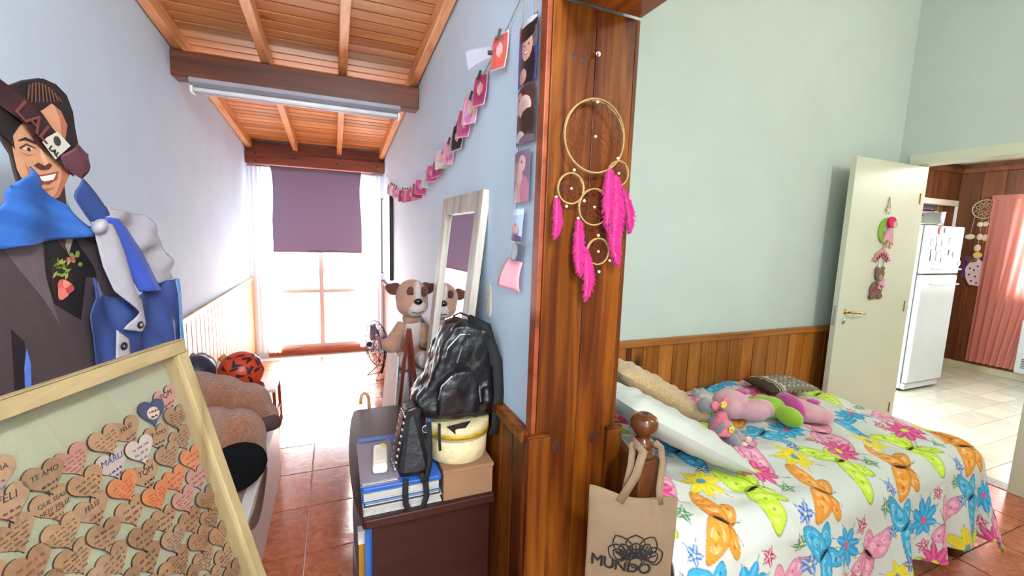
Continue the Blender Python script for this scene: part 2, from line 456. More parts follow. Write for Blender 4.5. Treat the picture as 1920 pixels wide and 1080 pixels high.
# wainscot, left wall
y = 1.5
wb = None
while y < YW-.08:
    c = (XL+.009, y+.05, .465)
    if wb is None: wb = M().cbox((0, 0, 0), (.016, .092, .93)).build('board', MAT['wains_l'], wl, bevel=.005); place(wb, Vector(c), wl)
    else: dupe(wb, 'board', c, wl)
    y += .1
M().box(XL, XL+.026, 1.5, YW, .93, .968).build('rail', MAT['wains_l'], wl, bevel=.004)
M().box(XL, XL+.03, YW-.07, YW-.002, 0, .935).build('corner_post', MAT['wains_l'], wl, bevel=.004)
# wainscot, partition
y = 1.205
wb = None
while y < YW-.08:
    c = (XR-.011, y+.05, .44)
    if wb is None: wb = M().cbox((0, 0, 0), (.02, .094, .88)).build('board', MAT['pillar'], wr, bevel=.005); place(wb, Vector(c), wr)
    else: dupe(wb, 'board', c, wr)
    y += .1
M().box(XR-.042, XR, 1.19, YW, .88, .915).build('rail', MAT['pillar'], wr, bevel=.006)
# wainscot, mint wall
seams = [.90, 1.01, 1.12, 1.23, 1.34, 1.445, 1.557, 1.591, 1.677, 1.797, 1.905, 2.03, 2.138, 2.267, 2.381, 2.494, 2.6, 2.737, 2.839, 2.956, 3.098, 3.223, 3.34, 3.46, 3.57, 3.69, 3.8, 3.9, 3.99]
for a, b in zip(seams[:-1], seams[1:]):
    M().box(a+.002, b-.002, YM-.02-RND.uniform(0, .002), YM-.001, 0, .915).build('board', MAT['beam'] if b-a < .05 else MAT['wains'], wm, bevel=.004)
M().box(.90, 3.99, YM-.034, YM-.001, .915, .955).build('rail', MAT['wains_rail'], wm, bevel=.005)

# timber pillar at the end of the partition, and the lintel over the opening
pl = thing('pillar', 'tall stained pine pillar with the pink dreamcatcher', 'pillar', (.728, 1.19, 0), kind='structure')
for a, b, dy in ((.585, .730, 0), (.732, .872, .002)):
    M().box(a, b, 1.165+dy, 1.2, 0, 2.215).build('board', MAT['pillar'], pl, bevel=.003)
M().box(.568, .584, 1.168, 1.212, 0, 2.6).build('side_trim', MAT['beam_red'], pl, bevel=.003)
M().box(.873, .888, 1.168, 1.215, 0, 2.215).build('side_trim', MAT['pillar'], pl, bevel=.003)
M().box(.552, .628, 1.146, 1.1645, 0, .912).build('end_board', MAT['pillar'], pl, bevel=.003)
M().box(.549, .631, 1.1445, 1.1645, .913, .920).build('end_cap', MAT['pillar'], pl, bevel=.003)
M().box(.846, .905, 1.146, 1.1645, 0, .900).build('end_board', MAT['pillar'], pl, bevel=.003)
M().box(.843, .908, 1.1445, 1.1645, .901, .908).build('end_cap', MAT['pillar'], pl, bevel=.003)
for x, z in ((.655, 2.065), (.69, 2.065), (.660, .865), (.80, .875)):
    M().ell((x, 1.1648, z), (.008 if z > 1 else .013, .0012, .010 if z > 1 else .022), nu=12, nv=6).build('knot', plain('dark_knot', (58, 24, 10), .5), pl)
li = struct(M().box(.60, .885, -2.2, 1.163, 2.217, 2.40).build('trim_4', wood('lintel_pine', (70, 24, 6), (122, 56, 16), (160, 92, 34), 1, .8, .35, knots=.3, var=.02), bevel=.005), 'stained pine lintel running from the pillar top', 'lintel')
struct(M().box(.63, .86, -2.2, -.65, 0, 2.216).build('wall_light_block', MAT['wall_mint']), 'unseen mint green pier added to keep rear light off the bed', 'wall')  # added blocker between the rear opening and the duvet
struct(M().box(.63, .86, -2.2, 1.2, 2.40, 3.7).build('wall_lintel', MAT['wall_mint']), 'plastered wall above the pine lintel', 'wall')

# balcony window
wn = thing('window_1', 'white framed balcony window with four bright panes', 'window', (-.14, 5.72, .08), kind='structure')
fm = plain('window_frame_paint', (196, 184, 172), .5, var=.05)
M().box(-.74, .46, 5.66, 5.76, 0, .075).build('sill', MAT['beam_red'], wn, bevel=.004)
M().box(-.74, .46, 5.70, 5.75, .075, .125).build('bottom_rail', fm, wn, bevel=.003)
M().box(-.74, .46, 5.70, 5.75, 2.17, 2.22).build('top_rail', fm, wn, bevel=.003)
for a, b in ((-.74, -.695), (.415, .46)): M().box(a, b, 5.70, 5.75, .125, 2.17).build('stile', fm, wn, bevel=.003)
M().box(-.175, -.125, 5.69, 5.75, .125, 2.17).build('mullion', fm, wn, bevel=.003)
M().box(-.124, -.112, 5.672, 5.69, .95, 1.10).build('latch', MAT['chrome'], wn, bevel=.003)
for a, b in ((-.695, -.175), (-.125, .415)):
    M().box(a, b, 5.705, 5.745, .755, .80).build('glazing_bar', fm, wn, bevel=.003)
    for c, d in ((.125, .755), (.80, 2.17)): M().box(a, b, 5.722, 5.727, c, d).build('pane', MAT['glass'], wn)

# sheer curtains and rod
sheer = sheer_mat('sheer_curtain_cloth', (240, 238, 240), .82)
def curtain(name, y0, y1, x0, x1, z0, z1, waves, amp, mat, label, cat, along='x', taper=0.0, off=0.0, nz=18):
    P = []
    n = waves*8
    for i in range(n+1):
        u = i/n; row = []
        for k in range(nz+1):
            w = k/nz; z = z1 + (z0-z1)*w
            a = amp*(.35+.65*w)*math.sin(2*math.pi*waves*u + .6*math.sin(3*w+u*5))
            q = x0 + (x1-x0)*u + taper*w*(u-.5) + off*w
            row.append((q, y0+a, z) if along == 'x' else (y0+a, q, z))
        P.append(row)
    return tag(M().grid(P).build(name, mat, smooth=True), label, cat)
curtain('curtain', 5.615, 0, -.872, -.615, .06, 2.20, 6, .014, sheer, 'white sheer curtain on the left of the grey blind', 'curtain', taper=.03)
curtain('curtain', 5.615, 0, .30, .565, .06, 2.19, 6, .014, sheer, 'white sheer curtain on the right of the grey blind', 'curtain', taper=.03)
tag(M().tube([(-.875, 5.615, 2.205), (.575, 5.615, 2.205)], .008, 10).build('curtain_rod', MAT['chrome'], smooth=True), 'thin metal curtain rod under the reddish beam', 'curtain rod')
bl = thing('roller_blind', 'mauve grey roller blind half lowered over the window', 'blind', (-.165, 5.58, 1.26))
P = []
for i in range(25):
    u = i/24; row = []
    for k in range(21):
        w = k/20; x = -.642 + .957*u
        pinch = .022*math.sin(math.pi*min(1, w*1.6))*(1-w)
        x += pinch*(1 if u < .5 else -1)*abs(u-.5)*2
        row.append((x, 5.575 + .006*math.sin(u*9+w*3), 2.205 - .945*w))
    P.append(row)
M().grid(P).build('cloth', sheer_mat('blind_cloth', (146, 130, 152), 1.0, .14), bl, smooth=True, solid=.002)
M().tube([(-.64, 5.575, 2.20), (.315, 5.575, 2.20)], .014, 12).build('roller', plain('blind_roller', (110, 95, 115), .6), bl, smooth=True)
M().box(-.637, .312, 5.570, 5.580, 1.252, 1.27).build('bottom_bar', plain('blind_bar', (128, 116, 134), .6), bl, bevel=.003)

# whiteboard on the partition near the window
wbd = thing('whiteboard', 'white board with a black edge on the wall by the window', 'board', (.57, 5.15, 1.0))
M().box(.556, .584, 4.74, 5.58, 1.02, 1.91).build('panel', plain('board_white', (236, 238, 242), .35, var=.02), wbd, bevel=.002)
for a, b, c, d in ((4.725, 4.745, 1.005, 1.925), (5.575, 5.595, 1.005, 1.925)): M().box(.545, .584, a, b, c, d).build('frame_bar', MAT['black'], wbd, bevel=.002)

# kitchen shell
m = M()
kb = struct(M().box(6.0, 7.7, 3.08, 3.2, 0, 1.72).add([], []).box(4.12, 6.0, 3.08, 3.2, 0, 2.62).box(6.0, 7.7, 3.08, 3.2, 2.14, 2.62).box(7.52, 7.7, 3.08, 3.2, 1.72, 2.14).build('wall_kitchen_back', MAT['kpanel']), 'brown wood panelled kitchen wall behind the fridge', 'wall')
x = 6.0
while x < 7.5:
    M().box(x+.002, min(x+.29, 7.54)-.002, 3.066, 3.079, 2.17, 2.50).build('panel', MAT['kpanel'], kb, bevel=.003)
    x += .29
M().box(5.9, 7.55, 3.03, 3.079, 2.50, 2.56).build('cornice', MAT['kpanel'], kb, bevel=.006)
m = M(); m.box(7.55, 7.7, 2.42, 3.2, 0, 2.62); m.box(7.55, 7.7, -2.2, 2.42, 0, 1.02); m.box(7.55, 7.7, -2.2, 2.42, 2.18, 2.62); m.box(7.55, 7.7, -2.2, 1.2, 1.02, 2.18)
kw = struct(m.build('wall_kitchen_side', MAT['kpanel']), 'brown wood panelled kitchen wall with the pink curtain', 'wall')
y = 3.064
while y > 2.45:
    M().box(7.537, 7.549, y-.21+.002, y-.002, .09, 2.50).build('panel', MAT['kpanel'], kw, bevel=.003)
    y -= .21
M().box(7.50, 7.549, .8, 3.064, 2.50, 2.56).build('cornice', MAT['kpanel'], kw, bevel=.006)
struct(M().box(7.53, 7.5495, .8, 3.06, 0, .085).build('baseboard_kitchen', plain('cream_baseboard', (205, 198, 165), .4), bevel=.003), 'cream tiled skirting along the kitchen wall', 'baseboard')
struct(M().box(4.12, 7.7, -2.2, 3.2, 2.62, 2.72).build('ceiling', MAT['cream_paint']), 'cream ceiling of the kitchen', 'ceiling')
struct(M().box(4.12, 7.7, -2.3, -2.2, 0, 2.72).build('wall_added_kitchen', MAT['kpanel']), 'unseen brown wall added to cut sky light in the kitchen', 'wall')  # closes the open kitchen side, added to reduce sky light
kw2 = thing('window_2', 'bright kitchen window behind the pink curtain', 'window', (7.6, 1.8, 1.02), kind='structure')
for a, b, c, d in ((1.2, 2.42, 1.02, 1.08), (1.2, 2.42, 2.12, 2.18), (2.36, 2.42, 1.08, 2.12), (1.2, 1.26, 1.08, 2.12)):
    M().box(7.58, 7.63, a, b, c, d).build('frame_bar', MAT['white_paint'], kw2, bevel=.003)
M().box(7.60, 7.605, 1.26, 2.36, 1.08, 2.12).build('pane', MAT['glass'], kw2)
M().box(7.52, 7.62, 1.15, 2.43, .995, 1.02).build('sill', MAT['white_paint'], kw2, bevel=.004)

# hatch frame in the kitchen back wall
h = thing('hatch', 'white framed wall hatch above the fridge', 'hatch', (6.8, 3.08, 1.7), kind='structure')
for a, b, c, d in ((5.96, 7.60, 2.09, 2.16), (7.53, 7.60, 1.70, 2.09), (5.96, 6.03, 1.70, 2.09), (5.96, 7.60, 1.68, 1.74)):
    M().box(a, b, 3.05, 3.12, c, d).build('frame_bar', MAT['white_paint'], h, bevel=.004)
M().box(5.9, 7.45, 3.22, 3.24, 1.60, 2.24).build('backing', plain('grey_backing', (150, 142, 134), .7), h)
M().box(7.45, 8.2, 3.21, 3.23, 1.60, 2.24).build('ochre_door', wood('ochre_ply', (150, 96, 30), (178, 122, 44), (196, 142, 62), 2, .8, .5), h)

# door frame and door
df = thing('trim_5', 'cream door frame of the kitchen doorway', 'door frame', (4.06, 1.5, 0), kind='structure')
M().box(3.985, 4.135, 1.1, 1.93, 2.15, 2.225).build('head', MAT['cream_paint'], df, bevel=.004)
M().box(3.985, 4.135, 1.872, 1.93, 0, 2.15).build('jamb', MAT['cream_paint'], df, bevel=.004)
M().box(3.985, 4.135, 1.08, 1.155, 0, 2.15).build('jamb', MAT['cream_paint'], df, bevel=.004)
dr = thing('door_1', 'cream bedroom door standing open with toys hung on it', 'door', (3.98, 1.855, 0), kind='structure')
M().box(3.20, 3.985, 1.835, 1.872, .012, 2.132).build('leaf', MAT['cream_paint'], dr, bevel=.003)
hd = M().lathe([(.024, 0), (.024, .006), (.011, .012), (.011, .03)], 16).build('rose', MAT['brass'], dr, smooth=True)
hd.rotation_euler = (math.pi/2, 0, 0); place(hd, Vector((3.285, 1.828, 1.085)), dr)
M().tube([(3.285, 1.82, 1.085), (3.285, 1.795, 1.085), (3.30, 1.785, 1.085), (3.36, 1.784, 1.08), (3.43, 1.788, 1.073)], [.008, .008, .009, .008, .006], 8).build('lever', MAT['brass'], dr, smooth=True)
o = M().lathe([(.018, 0), (.018, .004), (.012, .006)], 14).build('escutcheon', MAT['steel'], dr, smooth=True)
o.rotation_euler = (math.pi/2, 0, 0); place(o, Vector((3.275, 1.832, 1.015)), dr)
M().box(3.1985, 3.2, 1.845, 1.864, .99, 1.13).build('latch_plate', MAT['steel'], dr)
for z in (.3, 1.1, 1.9): M().tube([(3.988, 1.836, z-.04), (3.988, 1.836, z+.04)], .007, 8).build('hinge', MAT['brass'], dr)

# ------------------------------------------------------------------ bed
bd = thing('bed', 'dark wooden single bed with turned posts against the mint wall', 'bed', (1.9, 1.47, 0))
def turned_post(x, y, ztop, name):
    m = M(); h = .043
    m.box(x-h, x+h, y-h, y+h, 0, ztop)
    p = m.build(name, MAT['bedwood'], bd, bevel=.006)
    M().lathe([(.040, 0), (.036, .012), (.024, .020), (.028, .028), (.037, .036), (.036, .044), (.022, .054), (.020, .062), (.030, .072), (.041, .090), (.042, .104), (.036, .120), (.022, .130), (.010, .132), (.009, .126), (.0, .126)], 24, (x, y, ztop)).build('finial', MAT['bedwood'], p, smooth=True)
turned_post(.872, 1.0, .885, 'post'); turned_post(.955, 1.93, .885, 'post')
turned_post(2.905, 1.0, .43, 'post'); turned_post(2.905, 1.93, .43, 'post')
prof = []
for i in range(21):
    u = i/20; prof.append((1.03+.87*u, .80+.09*math.sin(math.pi*u)))
M().prism([(1.03, .30)] + prof + [(1.90, .30)], (.902, 0, 0), (0, 1, 0), (0, 0, 1), (.026, 0, 0)).build('headboard', MAT['bedwood'], bd, bevel=.004)
M().box(2.89, 2.92, 1.03, 1.90, .22, .44).build('footboard', MAT['bedwood'], bd, bevel=.004)
for y in (1.0, 1.93): M().box(.94, 2.88, y-.012, y+.012, .20, .33).build('side_rail', MAT['bedwood'], bd, bevel=.003)
mt = M().box(.945, 2.87, 1.03, 1.915, .30, .535).build('mattress', plain('mattress_ticking', (215, 210, 205), .85, bmp=.2), bd, bevel=.03)

# printed duvet ----------------------------------------------------
XE, YE = 2.845, 1.02
nx, ny = 560, 352
SX = np.linspace(.96, XE+.42, nx); TY = np.linspace(1.965, YE-.47, ny)
S, T = np.meshgrid(SX, TY, indexing='ij')
a = np.maximum(0, S-XE); b = np.maximum(0, YE-T); hy = np.maximum(np.hypot(a, b), 1e-6); d = np.maximum(a, b)*(1+.30*np.minimum(a, b)/np.maximum(np.maximum(a, b), 1e-6)); ds = hy
dx = a/ds; dy = -b/ds
r = .10
arc = np.minimum(d, r*math.pi/2)
rest = np.maximum(0, d-r*math.pi/2)
per = np.where(b > a, S, XE + (YE - T)*0 + 1.2 - T)          # position along the hem
ramp_ = np.clip(rest/.36, 0, 1)
fold = .028*np.sin(per*19 + 1.5*np.sin(per*5)) + .012*np.sin(per*43+2)
corner = np.minimum(a, b)/(.42)
out = r*np.sin(arc/r) + rest*(.14 + .12*a/ds + .10*np.clip(corner, 0, 1)) + fold*ramp_*(1-np.clip(corner*1.6, 0, .8))
down = r*(1-np.cos(arc/r)) + rest*.965
def bumps(S, T):
    return (.010*np.sin(S*7.1+T*3.0)*np.sin(T*8.3+1.2) + .006*np.sin(S*15+T*9+.7) + .006*np.sin(S*27-T*19) + .004*np.sin(T*38+S*6) + .005*np.exp(-(np.sin(S*5.1+T*7.7+.4)/.12)**2))
edge = np.exp(-np.maximum(0, T-YE)/.10)*.018 + np.exp(-np.maximum(0, XE-S)/.10)*.018
ztop = .605 + bumps(S, T) - edge*(d <= 0) - .018*(d > 0) + .012*np.abs(np.sin(S*math.pi/.31))*np.abs(np.sin((T-.1)*math.pi/.33))
# long soft creases, near the head
cre = .016*np.exp(-((S-1.42+.55*(T-1.05))/.035)**2)*np.exp(-((T-.85)/.28)**2)
X = np.minimum(S, XE) + dx*out; Y = np.maximum(T, YE) + dy*(out + cre); Z = ztop - down
Z = np.maximum(Z, .012 + .01*np.sin(S*30))
Y = np.minimum(Y, 1.972)
# print ------------------------------------------------------------
Ccol = np.empty(S.shape+(3,)); Ccol[:] = lin((212, 215, 204))
def blend(mask, c, k=1.0):
    mm = np.clip(mask, 0, 1)[..., None]*k
    Ccol[sl] = Ccol[sl]*(1-mm) + np.array(lin(c))*mm
def soft(d, w=.0022): return np.clip(.5 - d/w, 0, 1)
sl = None
hn = np.sin(S*91+T*57)*np.sin(S*37-T*83)                      # watercolour mottling
def window_(cx, cy, R):
    global sl
    i0, i1 = np.searchsorted(SX, cx-R), np.searchsorted(SX, cx+R)
    j0, j1 = np.searchsorted(-TY, -(cy+R)), np.searchsorted(-TY, -(cy-R))
    sl = (slice(i0, i1), slice(j0, j1))
    return S[sl]-cx, T[sl]-cy
def flower(cx, cy, R, n, c, c2, cc, rot=0.0):
    u, v = window_(cx, cy, R*1.2)
    if u.size == 0: return
    rr = np.hypot(u, v); th = np.arctan2(v, u)+rot
    ph = (th*n/(2*math.pi)) % 1.0 - .5
    lat = np.abs(ph)*2*math.pi/n*rr
    t_ = rr/R
    wid = .22*R*np.sqrt(np.clip(1-((t_-.62)/.40)**2, 0, 1))*(8/n)**.5
    dd = lat - wid
    blend(soft(dd - .0018), tuple(int(k*.55) for k in c)); blend(soft(dd), c)
    blend(soft(lat-.35*wid)*(t_ > .3), c2, .6)
    blend(soft(rr-.20*R), cc)
    blend(soft(np.abs(rr-.20*R)-.0012), (120, 90, 60), .6)
def ellipse(u, v, cx, cy, ra, rb, ang):
    c_, s_ = math.cos(ang), math.sin(ang)
    p = (u-cx)*c_ + (v-cy)*s_; q = -(u-cx)*s_ + (v-cy)*c_
    q = q*(1+.25*p/ra)
    return (np.sqrt((p/ra)**2+(q/rb)**2)-1)*min(ra, rb)
def butterfly(cx, cy, R, ang, c, c2, line, body=(20, 18, 22)):
    U, V = window_(cx, cy, R*1.25)
    if U.size == 0: return
    c_, s_ = math.cos(ang), math.sin(ang)
    u = U*c_ + V*s_; v = -U*s_ + V*c_
    h_ = hn[sl]
    for sg in (1, -1):
        vv = v*sg
        for (ex, ey, ra, rb, an) in ((.26*R, .30*R, .34*R, .20*R, .95), (-.16*R, .46*R, .56*R, .26*R, 1.95)):
            dd = ellipse(u, vv, ex, ey, ra, rb, an)
            blend(soft(dd-.0022), line); blend(soft(dd), c)
            blend(soft(dd+.012, .02)*(h_ > .1), c2, .75)
            blend(soft(np.abs(dd+.016)-.0011)*(h_ > -.3), (245, 245, 240), .55)
            for k in (0, 1):
                q = np.hypot(u-ex-(.1-.22*k)*R*math.cos(an), vv-ey-(.12-.26*k)*R*math.sin(an))
                blend(soft(q-.0055), tuple(int(x*.5) for x in line), .6)
    blend(soft(ellipse(u, v, .03*R, 0, .21*R, .045*R, 0)), body)
    for sg in (1, -1):
        q = np.abs(v*sg - .05*R - .55*(u-.2*R)**2/R*2.4)
        blend(soft(q-.0012)*(u > .2*R)*(u < .58*R), body)
LIME, LIME2, LN = (196, 226, 52), (224, 238, 110), (70, 90, 30)
PINK, PINK2 = (232, 150, 176), (244, 190, 204)
BLUE, BLUE2 = (60, 172, 214), (126, 206, 228)
ORNG, ORNG2 = (232, 148, 46), (244, 186, 96)
PX, PY = .46, .66
Q_ = 1.16; S_ = 1.36
for ix in range(0, 7):
    for iy in range(0, 4):
        ox = .55 + Q_*(PX*ix + (.23 if iy % 2 else 0)); oy = .30 + Q_*PY*iy*.78
        butterfly(ox+Q_*.10, oy+Q_*.14, S_*.118, .12, LIME, LIME2, LN)
        butterfly(ox+Q_*.30, oy+Q_*.33, S_*.118, 2.55, PINK, PINK2, (140, 60, 90))
        butterfly(ox+Q_*.03, oy+Q_*.40, S_*.112, .35, BLUE, BLUE2, (20, 90, 130))
        butterfly(ox+Q_*.335, oy+Q_*.07, S_*.105, -.5, ORNG, ORNG2, (150, 80, 20))
        flower(ox+Q_*.215, oy+Q_*.215, S_*.060, 8, (214, 70, 130), (240, 130, 170), (226, 220, 70), .3)
        flower(ox+Q_*.165, oy+Q_*.395, S_*.060, 8, (46, 160, 214), (110, 200, 232), (222, 90, 140), .1)
        flower(ox+Q_*.42, oy+Q_*.22, S_*.056, 7, (232, 220, 60), (246, 190, 50), (90, 160, 180), .5)
        for k, (fx, fy, cc) in enumerate(((.02, .27, (60, 110, 190)), (.235, .115, (70, 140, 80)), (.25, .46, (200, 60, 110)), (.42, .40, (80, 140, 200)), (.16, .28, (210, 70, 120)), (.38, .48, (90, 150, 90)), (.20, .02, (70, 120, 200)))):
            flower(ox+Q_*fx, oy+Q_*fy, S_*.023, 5, cc, (240, 240, 240), (240, 230, 160), k)
def grid_obj(name, X, Y, Z, Ccol, mat, parent=None, smooth=True):
    n0, n1 = X.shape
    V = np.stack([X, Y, Z], -1).reshape(-1, 3); c = (V.min(0)+V.max(0))/2
    me = bpy.data.meshes.new(name)
    idx = np.arange(n0*n1).reshape(n0, n1)
    F = np.stack([idx[:-1, :-1], idx[1:, :-1], idx[1:, 1:], idx[:-1, 1:]], -1).reshape(-1, 4)
    me.vertices.add(len(V)); me.vertices.foreach_set('co', (V-c).ravel())
    me.loops.add(F.size); me.loops.foreach_set('vertex_index', F.ravel())
    me.polygons.add(len(F)); me.polygons.foreach_set('loop_start', np.arange(0, F.size, 4))
    me.polygons.foreach_set('loop_total', np.full(len(F), 4)); me.polygons.foreach_set('use_smooth', np.full(len(F), smooth))
    me.update(); me.validate()
    if Ccol is not None:
        ca = me.color_attributes.new('Col', 'FLOAT_COLOR', 'POINT')
        rgba = np.concatenate([Ccol.reshape(-1, 3), np.ones((len(V), 1))], 1)
        ca.data.foreach_set('color', rgba.ravel())
    me.materials.append(mat)
    o = bpy.data.objects.new(name, me); COL.objects.link(o); place(o, Vector(c), parent)
    return o
dv = tag(grid_obj('duvet', X, Y, Z, Ccol*.92, attr_mat('printed_cotton', .75, .12, 90)), 'white duvet printed with bright butterflies and flowers', 'duvet')
md = dv.modifiers.new('solid', 'SOLIDIFY'); md.thickness = .012; md.offset = -1

# pillows ----------------------------------------------------------
def frame_matrix(o, xdir, ydir):
    x = Vector(xdir).normalized(); y = Vector(ydir); y = (y - x*y.dot(x)).normalized(); z = x.cross(y)
    m = Matrix((x, y, z)).transposed().to_4x4(); m.translation = Vector(o); return m
def pillow(name, mat, c, xdir, ydir, L, W, H, label, wrinkle=.006, n=48, paint=None, cat='pillow', seed=0, droop=0.0):
    u = np.linspace(-1, 1, n); U, V = np.meshgrid(u, u, indexing='ij')
    th = H/2*np.power(np.clip((1-np.abs(U)**3.2)*(1-np.abs(V)**3.2), 0, 1), .55)
    px = U*L/2*(1-.07*(1-V**2)*np.abs(U)**3); py = V*W/2*(1-.07*(1-U**2)*np.abs(V)**3)
    wr = wrinkle*(np.sin(U*9+V*4+seed)*np.sin(V*7-U*3+seed) + .6*np.sin(U*17-V*13))*(1-np.abs(U)**6)*(1-np.abs(V)**6)
    up = th+wr; lo = -th+wr*.5
    m4 = np.array(frame_matrix(c, xdir, ydir))
    def tr(z):
        z = z - droop*(U*L/2)**2
        Pt = np.stack([px, py, z, np.ones_like(z)], -1) @ m4.T
        return Pt[..., :3]
    A = tr(up); B = tr(lo)
    m = M(); m.grid(A.tolist()); m.grid([r[::-1] for r in B.tolist()])
    o = m.build(name, mat, smooth=True)
    if paint is not None:
        ca = o.data.color_attributes.new('Col', 'FLOAT_COLOR', 'POINT')
        cc = paint(U, V).reshape(-1, 3); cc = np.concatenate([cc, cc]); cc = np.concatenate([cc, np.ones((len(cc), 1))], 1)
        ca.data.foreach_set('color', cc.ravel())
    return tag(o, label, cat)
pillow('pillow', plain('white_pillow_cotton', (188, 191, 180), .8, var=.03, bmp=.15, bscale=160), (1.25, 1.32, .795), (.60, -.05, -.33), (0, 1, 0), .68, .42, .13, 'white cotton pillow leaning on the headboard', .006, seed=1)
pillow('pillow', plain('beige_fleece', (200, 164, 108), .95, var=.2, vscale=60, bmp=1.0, bscale=160, sheen=.5, bdist=.01), (1.46, 1.66, .80), (.55, -.12, -.30), (0, 1, .05), .56, .36, .13, 'fluffy beige fleece pillow behind the white pillow', .008, seed=4)
pillow('pillow', plain('black_cushion', (20, 20, 24), .85), (1.06, 1.66, .79), (.4, .0, -.35), (0, 1, 0), .34, .20, .09, 'black cushion half hidden behind the pine pillar', .004, seed=6)
def knit(U, V):
    c = np.empty(U.shape+(3,)); c[:] = lin((124, 117, 102))
    dots = (np.sin(U*34) > .55) & (np.sin(V*22) > .2)
    c[dots] = lin((196, 190, 174))
    band = (U < -.52)
    c[band] = lin((84, 74, 58)); c[(U < -.38) & (np.sin(U*60) > .2)] = lin((206, 196, 170)); c[U < -.62] = lin((70, 58, 44))
    return c
pillow('cushion', attr_mat('grey_knit', .9, .5, 220), (2.58, 1.755, .665), (.98, -.18, 0), (.18, .98, 0), .36, .24, .070, 'small grey knitted cushion with pale dots by the far edge', .003, n=72, paint=knit, cat='cushion')

# plush toys on the bed ---------------------------------------------
def plush(name, c, var=.06, b=.35): return plain(name, c, .92, var=var, vscale=25, bmp=b, bscale=260, sheen=.35)
t = thing('plush_rabbit', 'pink plush toy in a green jacket lying on the duvet', 'plush toy', (2.16, 1.5, .61))
pk_ = plush('pink_plush', (214, 160, 168)); gr_ = plush('green_plush', (150, 190, 40)); mg_ = plush('magenta_plush', (190, 60, 140))
D = Vector((.45, -.235, 0)).normalized(); Q = Vector((-D.y, D.x, 0)); O_ = Vector((1.92, 1.60, .672))
def at(l, w, z=0): return O_ + D*l + Q*w + Vector((0, 0, z))
az = math.atan2(D.y, D.x)
m = M(); m.ell(at(.05, .03, .012), (.095, .085, .062), (0, 0, az)); m.ell(at(.12, -.075, 0), (.085, .048, .048), (0, 0, az+.1)); m.ell(at(.175, -.03, .006), (.075, .055, .052), (0, 0, az-.2)); m.ell(at(.03, -.055, -.004), (.06, .05, .045))
hd_ = m.build('head', pk_, t, remesh=.007, smooth_it=8)
M().ell(at(.105, .055, .060), (.042, .028, .014), (0, 0, az+.1)).build('cheek_patch', mg_, t, smooth=True)
m = M(); m.ell(at(.25, .0, .006), (.07, .075, .055), (0, 0, az)); m.ell(at(.235, .095, .005), (.07, .032, .034), (0, 0, az+.45)); m.ell(at(.285, -.10, .0), (.052, .075, .05), (0, 0, az+.2))
m.build('jacket', gr_, t, remesh=.007, smooth_it=8)
m = M(); m.ell(at(.335, .0, .014), (.050, .122, .068), (0, 0, az)); m.build('sash', mg_, t, remesh=.007, smooth_it=4)
m = M(); m.ell(at(.405, -.005, .002), (.08, .105, .052), (0, 0, az)); m.ell(at(.47, .035, -.004), (.055, .05, .04), (0, 0, az)); m.ell(at(.47, -.055, -.004), (.055, .05, .04), (0, 0, az))
m.build('trousers', pk_, t, remesh=.007, smooth_it=8)
M().ell(at(.455, .005, .050), (.038, .026, .012), (0, .15, az+.3)).build('knee_patch', mg_, t, smooth=True)

t = thing('plush_rabbit', 'small grey plush rabbit in a pink dress against the pillows', 'plush toy', (1.66, 1.36, .61))
gy = plush('grey_plush', (150, 146, 152), .15, .8)
pd = plain('pink_print_cloth', (226, 118, 140), .8, var=.2, vscale=40); yl = plain('yellow_felt', (232, 216, 70), .8)
m = M(); m.ell((1.655, 1.40, .685), (.042, .042, .060)); m.ell((1.61, 1.44, .775), (.034, .034, .038)); m.ell((1.575, 1.48, .825), (.016, .014, .040), (.5, -.5, 0)); m.ell((1.60, 1.485, .815), (.015, .014, .036), (.6, -.2, 0))
m.ell((1.68, 1.335, .640), (.026, .055, .028), (.1, 0, -.3)); m.ell((1.735, 1.365, .640), (.028, .055, .030), (.1, 0, -.7)); m.ell((1.62, 1.36, .69), (.017, .017, .05), (.5, .2, 0))
m.build('body', gy, t, remesh=.006, smooth_it=6)
M().lathe([(.020, .055), (.030, .03), (.050, -.03), (.054, -.04), (.0, -.04)], 18, (1.655, 1.385, .70)).build('dress', pd, t, smooth=True)
m = M(); m.ell((1.625, 1.40, .785), (.032, .016, .022), (0, .5, .3)); m.ell((1.675, 1.39, .80), (.028, .016, .024), (0, -.5, .3)); m.ell((1.65, 1.39, .79), (.011, .014, .011))
m.build('bow', pd, t, remesh=.005, smooth_it=2)
for c in ((1.652, 1.376, .797), (1.668, 1.335, .69)):
    m = M()
    for k in range(5):
        aa = k*1.256; m.ell((c[0]+.011*math.cos(aa), c[1], c[2]+.011*math.sin(aa)), (.008, .005, .008), nu=8, nv=6)
    m.build('felt_flower', yl, t, smooth=True)
for c in ((1.695, 1.285, .636), (1.762, 1.318, .636)): M().ell(c, (.018, .012, .016)).build('foot_pad', plain('cream_felt', (220, 205, 180), .9), t, smooth=True)

